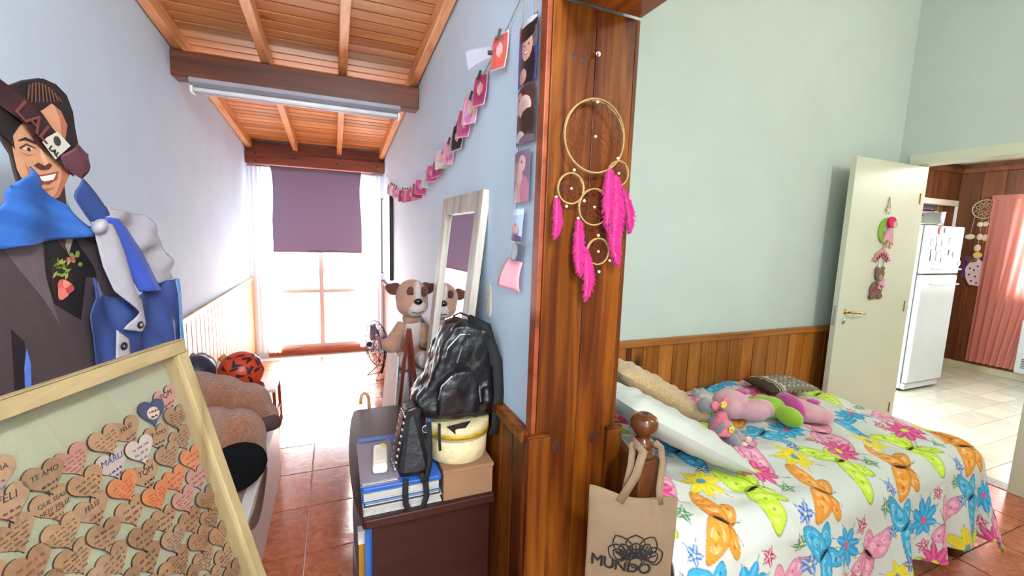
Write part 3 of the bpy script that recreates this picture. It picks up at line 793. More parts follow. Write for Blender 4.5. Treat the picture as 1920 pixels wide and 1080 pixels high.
# tote bag -----------------------------------------------------------
TH = Vector((.924, -.38, 0)).normalized(); TN = Vector((-.38, -.924, 0)).normalized()
tc = Vector((.803, .945, .815))        # top centre of the bag
tb = thing('tote_bag', 'beige canvas tote bag hanging from the bedpost', 'bag', (tc.x, tc.y, tc.z-.38))
canvas = plain('beige_canvas', (134, 110, 83), .9, var=.08, vscale=8, bmp=.5, bscale=500)
W_, H_ = .262, .36
def bagpt(u, v, side):
    # u -.5...5 across, v 0..1 down
    x = u*W_*(1-.02*v); z = -v*H_ - .032*(u+.5) - .012*math.cos(u*6.0)*(1-v)
    puff = .016*math.sin(math.pi*min(1, v*1.3))*math.cos(math.pi*u) if side > 0 else -.004*math.cos(math.pi*u)
    wr = .005*math.sin(u*14+v*3)*math.sin(v*5) + .006*math.exp(-((u-.22-.12*v)/.05)**2)*(1-v)
    n_ = puff + (wr if side > 0 else 0)
    p = tc + TH*x + TN*n_; p.z += z
    return p
for nm, sd in (('front_panel', 1), ('back_panel', -1)):
    M().grid([[bagpt(i/40-.5, k/40, sd) for k in range(41)] for i in range(41)]).build(nm, canvas, tb, smooth=True, solid=.0015)
hem = M().grid([[bagpt(i/40-.5, k/4*.10, 1)+TN*.0022 for k in range(5)] for i in range(41)]); hem.build('hem', canvas, tb, smooth=True)
def strap(pts, w, name='strap', mat=canvas, parent=tb, nrm=TN):
    P = [Vector(p) for p in pts]; rows = []
    for i, p in enumerate(P):
        d_ = (P[min(i+1, len(P)-1)] - P[max(i-1, 0)]).normalized(); s_ = d_.cross(nrm).normalized()
        rows.append([p - s_*w/2, p, p + s_*w/2])
    return M().grid(rows).build(name, mat, parent, smooth=True, solid=.002)
b0 = bagpt(-.16, .06, 1) + TN*.003; b1 = bagpt(.30, .06, 1) + TN*.003
pt = Vector((.862, .950, .935))
strap([b0, b0.lerp(pt, .5)+TN*.004, pt+Vector((-.03, 0, -.01)), Vector((.825, 1.0, .94))], .026)
strap([b1, b1+Vector((-.006, .0, .05)), Vector((.905, .945, .88)), Vector((.90, .952, .925)), Vector((.875, .952, .945))], .020)
strap([bagpt(-.10, .03, -1)-TN*.004, Vector((.80, .962, .88)), Vector((.822, .985, .938))], .02)
# printed lotus and lettering on the bag
ink = plain('black_print_ink', (24, 20, 18), .8)
peach = plain('peach_print_ink', (206, 150, 108), .85)
def bp(u, v, lift=.0035): return bagpt(u, v, 1) + TN*lift
def bline(pts, r=.0019):
    # pts in centimetres relative to the flower centre (x right, y up)
    out = []
    for i in range(len(pts)-1):
        for k in range(5):
            w = k/5; out.append((pts[i][0]*(1-w)+pts[i+1][0]*w, pts[i][1]*(1-w)+pts[i+1][1]*w))
    out.append(pts[-1])
    m_.tube([bp(FX + x/100/W_, FV - y/100/H_) for x, y in out], r, 5)
FX, FV = .06, .56
def petal(ang, L, Wd, base=0.0, tip=True):
    c_, s_ = math.cos(ang), math.sin(ang)
    raw = [(base, 0), (base+.25*(L-base), Wd*.75), (base+.5*(L-base), Wd), (base+.75*(L-base), Wd*.8), (base+.9*(L-base), Wd*.42), (L, 0)]
    raw = raw + [(x, -y) for x, y in raw[-2::-1]]
    return [(x*c_ - y*s_, x*s_ + y*c_) for x, y in raw]
m_ = M()
for k, ang in enumerate((math.radians(q) for q in (22, 58, 94, 130, 160))):
    bline(petal(ang, 9.8 if k in (1, 2, 3) else 8.8, 3.0, 3.0)); bline(petal(ang, 7.2, 1.9, 3.6)); bline([(3.4*math.cos(ang), 3.4*math.sin(ang)), (6.6*math.cos(ang), 6.6*math.sin(ang))])
for ang in (math.radians(q) for q in (38, 76, 112, 148)):
    bline(petal(ang, 5.8, 1.35, 2.2)); bline([(2.8*math.cos(ang), 2.8*math.sin(ang)), (4.2*math.cos(ang), 4.2*math.sin(ang))])
    m_.ell(bp(FX + 4.3*math.cos(ang)/100/W_, FV - 4.3*math.sin(ang)/100/H_), .0026, nu=8, nv=6)
for k in range(6):
    ang = math.radians(15+30*k); bline([(2.4*math.cos(ang)+.55*math.cos(q*.7), 2.4*math.sin(ang)+.55*math.sin(q*.7)) for q in range(10)], .0013)
bline([(1.9*math.cos(q*.33), 1.9*math.sin(q*.33)) for q in range(20)])
m_.build('lotus_print', ink, tb)
def text(body, size, mat, parent, wloc, xdir, ydir, extrude=.0004, name='lettering', shear=0.0, align='LEFT', space=1.0, bold=0.0):
    cu = bpy.data.curves.new(name, 'FONT'); cu.body = body; cu.size = size; cu.extrude = extrude; cu.align_x = align; cu.shear = shear
    cu.space_character = space; cu.offset = bold
    cu.materials.append(mat)
    o = bpy.data.objects.new(name, cu); COL.objects.link(o)
    x = Vector(xdir).normalized(); y = Vector(ydir); y = (y-x*y.dot(x)).normalized(); z = x.cross(y)
    bpy.context.view_layer.update()
    me = bpy.data.meshes.new_from_object(o.evaluated_get(bpy.context.evaluated_depsgraph_get()))
    bpy.data.objects.remove(o); o = bpy.data.objects.new(name, me); COL.objects.link(o)
    place(o, Vector(wloc), parent); o.rotation_euler = Matrix((x, y, z)).transposed().to_euler()
    return o
tx = text('MUNDO', .050, ink, tb, tuple(tb.location), (1, 0, 0), (0, 0, 1), extrude=0, name='lettering', space=.92)
tx.rotation_euler = (0, 0, 0)
tv = [v.co.copy() for v in tx.data.vertices]; tf = [tuple(p.vertices) for p in tx.data.polygons]; vv = []; ff = []
for ox_, oy_ in ((0, 0), (.0014, 0), (-.0014, 0), (0, .0014), (0, -.0014), (.001, .001), (-.001, -.001), (.001, -.001), (-.001, .001)):
    b_ = len(vv); vv += [(v.x+ox_, v.y+oy_, 0) for v in tv]; ff += [tuple(i+b_ for i in f) for f in tf]
tx.data.clear_geometry(); tx.data.from_pydata(vv, [], ff)
for vt in tx.data.vertices: vt.co = bp(-.45 + vt.co.x/W_, .665 - vt.co.y/H_, .004) - WLOC[tx.name]

# dreamcatcher on the pillar -----------------------------------------
dc = thing('dreamcatcher', 'dreamcatcher with five hoops and bright pink feathers on the pillar', 'dreamcatcher', (.727, 1.164, 2.085))
cane = plain('pale_cane', (164, 134, 84), .5); thr = plain('brown_thread', (88, 36, 22), .9); bead = plain('wood_bead', (222, 196, 160), .4)
fe = plain('magenta_feather', (186, 8, 108), .85, var=.25, vscale=50, sheen=.4)
YD = 1.140
def web(cx, cz, r, rounds, n, m):
    prev = [(cx+r*math.cos(2*math.pi*k/n+.2), cz+r*math.sin(2*math.pi*k/n+.2)) for k in range(n)]
    for q in range(rounds):
        rr = r*(1-(q+1)/(rounds+.6)); nxt = []
        for k in range(n):
            aa = 2*math.pi*(k+.5*(q+1))/n+.2+RND.uniform(-.06, .06); nxt.append((cx+rr*math.cos(aa)+RND.uniform(-.03, .03)*r, cz+rr*math.sin(aa)+RND.uniform(-.03, .03)*r))
        for k in range(n):
            p, s1, s2 = nxt[k], prev[k], prev[(k+1) % n]
            m.tube([(s1[0], YD, s1[1]), (p[0], YD, p[1]), (s2[0], YD, s2[1])], .0009, 4)
        prev = nxt
for cx, cz, r, nn in ((.727, 1.845, .105, 12), (.653, 1.688, .044, 9), (.818, 1.745, .037, 9), (.737, 1.638, .054, 9), (.760, 1.503, .040, 9)):
    hp = M(); hp.ring((cx, YD, cz), (1, 0, 0), (0, .06, 1), r, .0027, 48)
    hp.ring((cx+.001, YD-.002, cz), (1, .04, 0), (0, -.05, 1), r*1.015, .0024, 48)
    o = hp.build('hoop', cane, dc, smooth=True)
    wm_ = M(); web(cx, cz, r, 4 if r > .08 else 3, nn, wm_); wm_.build('web', thr, o)
    M().ell((cx, YD-.004, cz), .0045, nu=10, nv=8).build('bead', bead, o, smooth=True)
st = M()
st.tube([(.727, 1.150, 2.085), (.724, YD, 1.955)], .0012, 5); st.tube([(.729, 1.150, 2.085), (.730, YD, 1.955)], .0012, 5); st.tube([(.728, 1.152, 2.085), (.730, 1.158, 2.19)], .001, 5)
st.tube([(.66, YD, 1.765), (.655, YD, 1.735)], .0012, 5); st.tube([(.81, YD, 1.79), (.814, YD, 1.782)], .0012, 5); st.tube([(.69, YD, 1.665), (.70, YD, 1.645)], .001, 5)
st.tube([(.737, YD, 1.584), (.757, YD, 1.545)], .001, 5); st.tube([(.682, YD, 1.642), (.680, YD, 1.60)], .0012, 5); st.tube([(.615, YD, 1.675), (.604, YD, 1.66)], .001, 5); st.tube([(.76, YD, 1.462), (.767, YD, 1.44)], .0015, 5)
st.build('cord', thr, dc)['kind'] = 'stuff'
for p in ((.728, 1.944), (.66, 1.742), (.812, 1.79), (.604, 1.66), (.682, 1.602), (.70, 1.655), (.757, 1.553), (.785, 1.60), (.805, 1.475), (.767, 1.44), (.64, 1.635), (.805, 1.70)):
    M().ell((p[0], YD-.003, p[1]), .0050, nu=8, nv=6).build('bead', bead, dc, smooth=True)
pn = M().lathe([(.0, 0), (.006, .002), (.008, .006), (.006, .010), (.0, .011)], 14).build('pin', plain('pearl_pin', (236, 230, 216), .3), dc, smooth=True)
pn.rotation_euler = (math.pi/2, 0, 0); place(pn, Vector((.733, 1.156, 2.085)), dc)
def feather(x0, z0, x1, z1, w, bend=0.0, dy=0.0, seed=0):
    rn = random.Random(seed); a = Vector((x0, YD-.006+dy, z0)); b = Vector((x1, YD-.010+dy, z1)); ax = (b-a); L = ax.length; ax.normalize()
    sd = Vector((-ax.z, 0, ax.x)); m = M()
    def sp_(s): return a + ax*L*s + sd*bend*math.sin(math.pi*s) + Vector((0, -.008*math.sin(math.pi*s), 0))
    m.tube([sp_(k/12) for k in range(13)], [.0013*(1-k/14) for k in range(13)], 5)
    nb = 95
    for k in range(nb):
        s = .02+.95*k/nb; ww = w*(.55+.45*math.sin(math.pi*min(1, s*1.15)))*(1 if s < .82 else (1-s)/.18*.75+.25)
        for sg in (-1, 1):
            for q in range(2):
                l = ww*rn.uniform(.7, 1.08); p = sp_(s); tp = p + sd*sg*l*.82 + ax*l*rn.uniform(.55, 1.0) + Vector((0, rn.uniform(-.010, .006), 0))
                md_ = p.lerp(tp, .5) + sd*sg*l*.10 + Vector((0, rn.uniform(-.004, .003), 0)); t_ = ax*.0032
                m.add([p-t_, p+t_, md_+t_, md_-t_, tp], [(0, 1, 2, 3), (3, 2, 4)])
    return m.build('feather', fe, dc)
feather(.604, 1.660, .598, 1.535, .020, .004, 0, 1)
feather(.782, 1.760, .790, 1.560, .034, -.006, 0, 2)
feather(.805, 1.740, .806, 1.500, .034, .006, -.004, 3)
feather(.790, 1.640, .830, 1.455, .030, -.006, -.002, 9)
feather(.838, 1.700, .868, 1.560, .022, .006, .002, 4)
feather(.682, 1.600, .694, 1.420, .027, -.006, 0, 5)
feather(.705, 1.520, .712, 1.345, .027, .010, -.003, 6)
feather(.716, 1.500, .735, 1.390, .022, -.006, .002, 8)

# ------------------------------------------------------------------ kitchen
fw = plain('fridge_enamel', (206, 210, 212), .25, var=.02)
fr = thing('refrigerator', 'tall white two door refrigerator in the kitchen', 'refrigerator', (5.93, 2.78, 0))
M().box(5.585, 6.265, 2.51, 3.04, .03, 1.775).build('body', fw, fr, bevel=.012)
gsk = plain('dark_gasket', (60, 60, 62), .7)
M().box(5.60, 6.25, 2.498, 2.512, .10, 1.765).build('gasket', gsk, fr)
o = M().box(5.585, 6.265, 2.45, 2.498, 1.275, 1.775).build('freezer_door', fw, fr, bevel=.012)
def handle(z, par):
    M().tube([(5.75, 2.452, z), (5.752, 2.425, z), (5.78, 2.418, z), (6.22, 2.418, z), (6.245, 2.425, z), (6.248, 2.452, z)], .009, 8).build('handle', plain('grey_handle', (168, 172, 176), .3), par, smooth=True)
handle(1.325, o)
o = M().box(5.585, 6.265, 2.45, 2.498, .10, 1.262).build('fridge_door', fw, fr, bevel=.012)
handle(1.165, o)
M().box(5.60, 6.25, 2.47, 2.51, .03, .09).build('kickplate', fw, fr, bevel=.004)
for x in (5.63, 6.22):
    for y in (2.53, 2.98): M().lathe([(.018, 0), (.018, .03)], 12, (x, y, 0)).build('foot', MAT['black'], fr)
M().box(5.5835, 5.585, 2.60, 2.70, .05, .12).build('sticker', plain('blue_sticker', (60, 140, 200), .5), fr)
mg = [((196, 40, 48), 5.775, 1.725, .05, .06), ((70, 72, 80), 5.885, 1.73, .045, .045), ((170, 176, 180), 5.66, 1.60, .035, .06), ((200, 205, 215), 5.765, 1.63, .05, .07), ((150, 160, 190), 5.77, 1.55, .045, .06),
      ((120, 110, 100), 5.68, 1.50, .035, .05), ((58, 52, 60), 5.69, 1.44, .04, .055), ((214, 200, 200), 5.87, 1.60, .05, .05), ((190, 200, 214), 5.80, 1.46, .05, .08), ((226, 216, 206), 5.88, 1.50, .07, .05),
      ((84, 60, 70), 6.03, 1.50, .05, .05), ((206, 212, 218), 6.02, 1.63, .06, .06), ((150, 190, 214), 5.92, 1.42, .08, .05), ((196, 190, 206), 6.12, 1.48, .05, .06), ((150, 205, 214), 6.24, 1.39, .04, .045)]
words = ['first', 'second', 'third', 'fourth', 'fifth', 'sixth', 'seventh', 'eighth', 'ninth', 'tenth', 'eleventh', 'twelfth', 'thirteenth', 'fourteenth', 'fifteenth', 'sixteenth', 'seventeenth', 'eighteenth', 'nineteenth', 'twentieth', 'twenty-first', 'twenty-second', 'twenty-third', 'twenty-fourth']
cn = ['round red', 'dark square', 'slim grey', 'pale top', 'bluish', 'small taupe', 'black', 'blush', 'tall pale blue', 'wide cream', 'maroon', 'pale grey', 'light blue', 'lilac', 'aqua edge']
for k, (c, x, z, w, h_) in enumerate(mg):
    m = M(); w *= 1.3; h_ *= 1.25; c = tuple(int(q*.8) for q in c)
    if k == 0:
        m.ell((x, 2.446, z), (w*.6, .006, h_*.6))
    else:
        n_ = 10; m.prism([(w/2*math.copysign(abs(math.cos(2*math.pi*q/n_+.3))**.6, math.cos(2*math.pi*q/n_+.3)), h_/2*math.copysign(abs(math.sin(2*math.pi*q/n_+.3))**.6, math.sin(2*math.pi*q/n_+.3))) for q in range(n_)], (x, 2.4495, z), (1, 0, 0), (0, 0, 1), (0, -.006, 0))
    tag(m.build('fridge_magnet', plain('magnet_print_%d' % k, c, .4, var=.35, vscale=60)), '%s magnet on the white freezer door' % cn[k], 'magnet', 'magnets on the freezer door')
tag(M().ell((5.5835, 2.62, 1.62), (.003, .05, .045)).build('fridge_magnet', plain('orange_magnet', (206, 130, 70), .5)), 'orange round magnet on the side of the refrigerator', 'magnet', 'magnets on the freezer door')
p = thing('cooking_pot', 'steel cooking pot standing on top of the refrigerator', 'pot', (6.10, 2.72, 1.776))
M().lathe([(.13, 0), (.145, .01), (.15, .15), (.155, .155), (.147, .155), (.142, .012), (0, .012)], 28, (6.10, 2.72, 1.777)).build('body', MAT['steel'], p, smooth=True)
for s_ in (-1, 1): M().tube([(6.10+s_*.148, 2.69, 1.89), (6.10+s_*.18, 2.70, 1.895), (6.10+s_*.18, 2.74, 1.895), (6.10+s_*.148, 2.75, 1.89)], .006, 6).build('handle', MAT['black'], p, smooth=True)
tag(M().lathe([(.10, 0), (.15, .012), (.145, .016), (.0, .010)], 24, (5.72, 2.58, 1.776)).build('tray', MAT['steel'], smooth=True), 'shallow steel tray at the front of the refrigerator top', 'tray')
b_ = thing('jar', 'small purple jar sitting inside the cooking pot', 'jar', (6.06, 2.72, 1.79))
M().lathe([(.05, 0), (.055, .02), (.055, .14), (.045, .16)], 20, (6.06, 2.72, 1.79)).build('body', plain('maroon_jar', (120, 60, 66), .4), b_, smooth=True)
M().lathe([(.052, 0), (.056, .01), (.052, .035), (.0, .035)], 20, (6.06, 2.72, 1.952)).build('lid', plain('purple_lid', (72, 44, 84), .4), b_, smooth=True)
tag(M().ell((6.18, 2.72, 1.93), (.045, .045, .03)).build('black_lid', MAT['black'], smooth=True), 'black knob shaped lid in the pot beside the purple jar', 'lid')

pinkc = sheer_mat('pink_curtain_cloth', (255, 176, 164), .97, .6)
ct = thing('curtain', 'long salmon pink curtain over the kitchen window', 'curtain', (7.49, 2.45, .13))
o = curtain('cloth', 7.485, 0, 2.715, 2.08, .125, 2.16, 7, .022, pinkc, None, None, along='y', nz=20, taper=.21, off=.115)
place(o, o.location.copy(), ct)
M().tube([(7.50, 1.6, 2.175), (7.50, 2.80, 2.175)], .008, 8).build('rod', plain('rod_brown', (140, 90, 70), .5), ct, smooth=True)
P = [[(7.470+.006*math.sin(i*1.9), 2.72-.70*i/40, 2.205-.055*k/3) for k in range(4)] for i in range(41)]
M().grid(P).build('heading', pinkc, ct, smooth=True)
ht = thing('heater', 'white wall heater at the foot of the kitchen window', 'heater', (7.48, 2.1, .10))
M().box(7.41, 7.53, 1.65, 2.275, .11, .74).build('casing', fw, ht, bevel=.012)
for k in range(6): M().box(7.408, 7.411, 1.70, 2.225, .18+k*.02, .19+k*.02).build('slot', gsk, ht)

k2 = thing('dreamcatcher', 'pale crocheted dreamcatcher with shells on the brown kitchen wall', 'dreamcatcher', (7.53, 2.79, 2.12))
bone = plain('pale_crochet', (206, 178, 150), .8)
m = M(); m.ring((7.525, 2.79, 2.045), (0, 1, 0), (0, 0, 1), .115, .006, 32)
m.build('hoop', bone, k2, smooth=True)
m = M()
for q, rr in ((0, .09), (1, .065), (2, .04)):
    for k in range(10):
        aa = 2*math.pi*(k+.5*q)/10; m.ring((7.525, 2.79+rr*math.cos(aa), 2.045+rr*math.sin(aa)), (0, 1, 0), (0, 0, 1), .022-.004*q, .0025, 12, 4)
m.build('web', bone, k2, smooth=True)
m = M()
for (ya, za, yb, zb) in ((2.87, 1.97, 2.885, 1.72), (2.80, 1.93, 2.80, 1.60), (2.74, 1.95, 2.75, 1.62)): m.tube([(7.525, ya, za), (7.525, yb, zb)], .003, 5)
m.build('cord', bone, k2)
for (y_, z_, a_, b2) in ((2.885, 1.70, .05, .035), (2.81, 1.855, .03, .03), (2.76, 1.86, .03, .03), (2.795, 1.70, .03, .04), (2.745, 1.69, .035, .04), (2.80, 1.56, .035, .045)):
    M().ell((7.523, y_, z_), (.010, a_, b2), nu=12, nv=8).build('shell', plain('shell_cream', (224, 208, 188), .5), k2, smooth=True)
om = thing('oven_mitt', 'pale pink dotted oven mitt on the brown kitchen wall', 'oven mitt', (7.52, 2.80, 1.05))
m = M(); m.prism([(-.09, .0), (-.07, -.12), (-.03, -.20), (.07, -.21), (.09, -.10), (.06, .10), (.02, .14), (-.05, .10)], (7.528, 2.79, 1.29), (0, -1, 0), (0, 0, 1), (-.022, 0, 0))
m.build('body', plain('mitt_cloth', (222, 196, 208), .8), om, bevel=.008)
for (y_, z_) in ((2.83, 1.30), (2.79, 1.28), (2.83, 1.22), (2.77, 1.20), (2.80, 1.14), (2.76, 1.33), (2.75, 1.12)): M().ell((7.505, y_, z_), (.003, .009, .012), nu=8, nv=6).build('dot', MAT['black'], om)
M().tube([(7.52, 2.79, 1.42), (7.52, 2.80, 1.50), (7.525, 2.785, 1.56), (7.52, 2.775, 1.43)], .004, 5).build('loop', bone, om)
tag(M().ell((7.515, 2.785, 1.47), (.015, .045, .04)).build('felt_charm', plain('yellow_felt_charm', (226, 196, 110), .8), smooth=True), 'yellow felt charm hanging above the pink mitt', 'charm')
tag(M().ell((7.512, 2.83, 1.405), (.018, .06, .03)).build('felt_charm', plain('black_gold_felt', (110, 86, 40), .8, var=.7, vscale=50), smooth=True), 'black and gold bee charm beside the pink mitt', 'charm')
tag(M().prism([(-.13, -.15), (.12, -.15), (.12, .15), (-.13, .13)], (7.534, 2.78, 1.32), (0, -1, 0), (0, 0, 1), (-.005, 0, 0)).build('cloth_holder', plain('purple_cloth', (84, 58, 128), .85)), 'purple cloth pocket behind the pink oven mitt', 'cloth')

# toys hanging on the door --------------------------------------------
dd = thing('door_hanger', 'door hanger with a moon doll, name banner and brown bear', 'door hanger', (3.61, 1.834, 1.89))
yd = 1.834
def felt(name, poly, c, par, y0=yd, th=.010, bv=.003):
    return M().prism(poly, (0, y0, 0), (1, 0, 0), (0, 0, 1), (0, -th, 0)).build(name, plain('felt_'+name, c, .85, var=.1, vscale=40), par, bevel=bv)
def blob(cx, cz, rx, rz, n=14): return [(cx+rx*math.cos(2*math.pi*k/n), cz+rz*math.sin(2*math.pi*k/n)) for k in range(n)]
m = M(); m.tube([(3.61, yd-.004, 1.89), (3.585, yd-.005, 1.79)], .002, 5); m.tube([(3.61, yd-.004, 1.89), (3.635, yd-.005, 1.79)], .002, 5); m.tube([(3.61, yd-.006, 1.60), (3.60, yd-.006, 1.49)], .002, 5); m.tube([(3.575, yd-.005, 1.48), (3.575, yd-.005, 1.38)], .002, 5); m.tube([(3.645, yd-.005, 1.48), (3.64, yd-.005, 1.38)], .002, 5)
ob_ = m.build('cord', MAT['twine'], dd); ob_['kind'] = 'stuff'
felt('star', [(3.61+(.032 if k % 2 == 0 else .015)*math.cos(k*.628+1.57), 1.80+(.032 if k % 2 == 0 else .015)*math.sin(k*.628+1.57)) for k in range(10)], (214, 206, 190), dd)
moon = [(3.62+.092*math.cos(math.radians(a_)), 1.655+.092*math.sin(math.radians(a_))) for a_ in range(80, 300, 14)] + [(3.645+.062*math.cos(math.radians(a_)), 1.655+.066*math.sin(math.radians(a_))) for a_ in range(290, 85, -16)]
felt('moon', moon, (134, 180, 60), dd)
felt('dress', [(3.60, 1.66), (3.67, 1.67), (3.69, 1.60), (3.70, 1.555), (3.66, 1.575), (3.62, 1.59), (3.565, 1.575)], (216, 156, 168), dd, yd-.010, .012)
felt('leg', [(3.66, 1.60), (3.69, 1.60), (3.685, 1.53), (3.665, 1.53)], (214, 166, 150), dd, yd-.008, .01)
felt('leg', [(3.63, 1.59), (3.65, 1.59), (3.645, 1.54), (3.63, 1.54)], (214, 166, 150), dd, yd-.008, .01)
felt('hair', blob(3.645, 1.715, .046, .040), (214, 20, 96), dd, yd-.010, .016)
felt('face', blob(3.672, 1.700, .026, .024), (226, 170, 140), dd, yd-.014, .016)
bn = felt('banner', [(3.50, 1.44), (3.53, 1.475), (3.53, 1.49), (3.605, 1.535), (3.685, 1.49), (3.685, 1.475), (3.725, 1.44), (3.69, 1.445), (3.68, 1.43), (3.605, 1.475), (3.545, 1.43), (3.535, 1.445)], (204, 140, 152), dd)
lm = plain('maroon_letter', (110, 30, 50), .8)
for k, (x, z, r_) in enumerate(((3.548, 1.458, .5), (3.570, 1.472, .5), (3.592, 1.486, .3), (3.618, 1.488, -.2), (3.642, 1.474, -.5), (3.664, 1.458, -.5))):
    M().cbox((x, yd-.0115, z), (.015, .0015, .026), (0, -r_, 0)).build('letter_block', lm, bn)
br = (124, 98, 84)
felt('bear_body', blob(3.59, 1.235, .072, .062), br, dd, yd, .012); felt('bear_head', blob(3.605, 1.345, .050, .048), br, dd, yd-.002, .014)
for x in (3.572, 3.645): felt('bear_ear', blob(x, 1.385, .018, .018), br, dd)
for x in (3.545, 3.635): felt('bear_foot', blob(x, 1.188, .030, .022), br, dd, yd-.002, .014)
felt('bear_muzzle', blob(3.607, 1.325, .024, .020), (176, 144, 120), dd, yd-.016, .004)
felt('bow', [(3.60, 1.285), (3.655, 1.315), (3.665, 1.25), (3.60, 1.275), (3.59, 1.25), (3.625, 1.235), (3.57, 1.30)], (220, 160, 184), dd, yd-.014, .008)
felt('heart', blob(3.555, 1.24, .018, .018), (176, 40, 60), dd, yd-.013, .003)

# ------------------------------------------------------------------ desk and what stands on it
dk = thing('desk', 'low dark brown laminate desk with a bowed front edge', 'desk', (.33, 1.9, 0))
ZD = .58
edge_ = [(.072, 1.405), (.058, 1.5), (.048, 1.62), (.043, 1.78), (.044, 1.95), (.052, 2.12), (.062, 2.24), (.078, 2.345)]
M().prism([(.54, 1.400), (.085, 1.400)] + edge_ + [(.095, 2.36), (.54, 2.36)], (0, 0, ZD-.034), (1, 0, 0), (0, 1, 0), (0, 0, .034)).build('top', MAT['desk'], dk, bevel=.005)
M().box(.105, .532, 1.43, 1.452, 0, ZD-.035).build('end_panel', MAT['desk'], dk, bevel=.002)
M().box(.105, .532, 2.31, 2.332, 0, ZD-.035).build('end_panel', MAT['desk'], dk, bevel=.002)
M().box(.512, .532, 1.453, 2.309, 0, ZD-.035).build('back_panel', MAT['desk'], dk, bevel=.002)
M().prism([(.51, 1.454)] + [(max(x+.012, .04), max(y, 1.456)) for x, y in edge_ if y < 2.3] + [(.51, 2.308)], (0, 0, .235), (1, 0, 0), (0, 1, 0), (0, 0, .022)).build('shelf', plain('shelf_laminate', (92, 62, 72), .4), dk, bevel=.002)
M().prism([(.51, 1.454)] + [(max(x+.012, .04), max(y, 1.456)) for x, y in edge_ if y < 2.3] + [(.51, 2.308)], (0, 0, .02), (1, 0, 0), (0, 1, 0), (0, 0, .022)).build('shelf', plain('shelf_laminate_low', (92, 62, 72), .4), dk, bevel=.002)
bk = thing('book', 'blue folder standing on the desk shelf', 'book', (.2, 1.50, .258))
M().box(.083, .30, 1.475, 1.479, .259, .53).build('cover', plain('blue_folder', (46, 110, 186), .4), bk); M().box(.083, .30, 1.492, 1.496, .259, .53).build('cover', plain('blue_folder_2', (46, 110, 186), .4), bk)
M().box(.088, .295, 1.479, 1.492, .262, .525).build('pages', plain('paper_pink', (226, 196, 180), .8), bk)
bk = thing('book', 'white and yellow book with a symbol leaning on the desk shelf', 'book', (.2, 1.53, .258))
M().box(.062, .28, 1.51, 1.535, .259, .42).build('body', plain('yellow_book', (176, 130, 40), .5), bk, bevel=.002)
M().box(.060, .285, 1.505, 1.54, .42, .47).build('title_band', plain('white_band', (220, 214, 204), .5), bk, bevel=.002)

def sheetbook(name, label, x0, x1, y0, y1, z0, z1, cov, par_c=(182, 178, 170), spiral=False, cat='notebook', group='notebooks stacked on the desk'):
    t = thing(name, label, cat, ((x0+x1)/2, (y0+y1)/2, z0), group)
    c = plain('cover_'+label[:12], cov, .35)
    h_ = min(.003, (z1-z0)*.2)
    M().box(x0, x1, y0, y1, z1-h_, z1).build('cover', c, t); M().box(x0, x1, y0, y1, z0, z0+h_).build('back_cover', c, t)
    n_ = max(2, int((z1-z0)/.006))
    for k in range(n_):
        za = z0+h_+(z1-z0-2*h_)*k/n_; j = RND.uniform(0, .004)
        M().box(x0+.003+j, x1-.003-j, y0+.003+j, y1-.003, za+.0003, za+(z1-z0-2*h_)/n_-.0006).build('page_block', plain('paper', par_c, .85, var=.06), t)
    if spiral:
        m = M()
        P_ = []
        for q in range(26*8): aa = q/8*2*math.pi; P_.append((x0+.01+(x1-x0-.02)*q/(26*8), y1-.004+.006*math.cos(aa), (z0+z1)/2+(.006+(z1-z0)/2)*math.sin(aa)))
        m.tube(P_, .0011, 4).build('spiral', MAT['chrome'], t)
    return t
sheetbook('notebook', 'thick pale notebook at the bottom of the desk stack', .075, .345, 1.425, 1.80, ZD, ZD+.028, (186, 190, 190))
sheetbook('notebook', 'black edged notebook second from the bottom of the stack', .078, .340, 1.430, 1.78, ZD+.0285, ZD+.050, (40, 42, 48))
sheetbook('notebook', 'blue bound folder third from the bottom of the stack', .072, .338, 1.420, 1.79, ZD+.0505, ZD+.090, (30, 96, 178))
sheetbook('notebook', 'bright blue folder just under the spiral notebook', .074, .342, 1.425, 1.80, ZD+.0905, ZD+.100, (50, 104, 196))
sheetbook('notebook', 'spiral notebook with a glossy grey cover on top of the stack', .068, .196, 1.435, 1.725, ZD+.1005, ZD+.118, (128, 120, 136), spiral=True)
ZN = ZD+.1185
t = thing('power_bank', 'cream white plastic pack lying on the spiral notebook', 'power bank', (.145, 1.545, ZN))
o = M().cbox((.142, 1.548, ZN+.0175), (.052, .165, .034), (0, 0, -.10)).build('body', plain('cream_plastic', (232, 226, 208), .35, var=.02), t, bevel=.012)
M().cbox((.142, 1.548, ZN+.0352), (.030, .10, .0008), (0, 0, -.10)).build('label', plain('faint_label', (222, 214, 196), .5), t)
M().cbox((.160, 1.608, ZN+.0352), (.014, .03, .0009), (0, 0, .3)).build('sticker', plain('yellow_sticker', (220, 200, 90), .5), t)

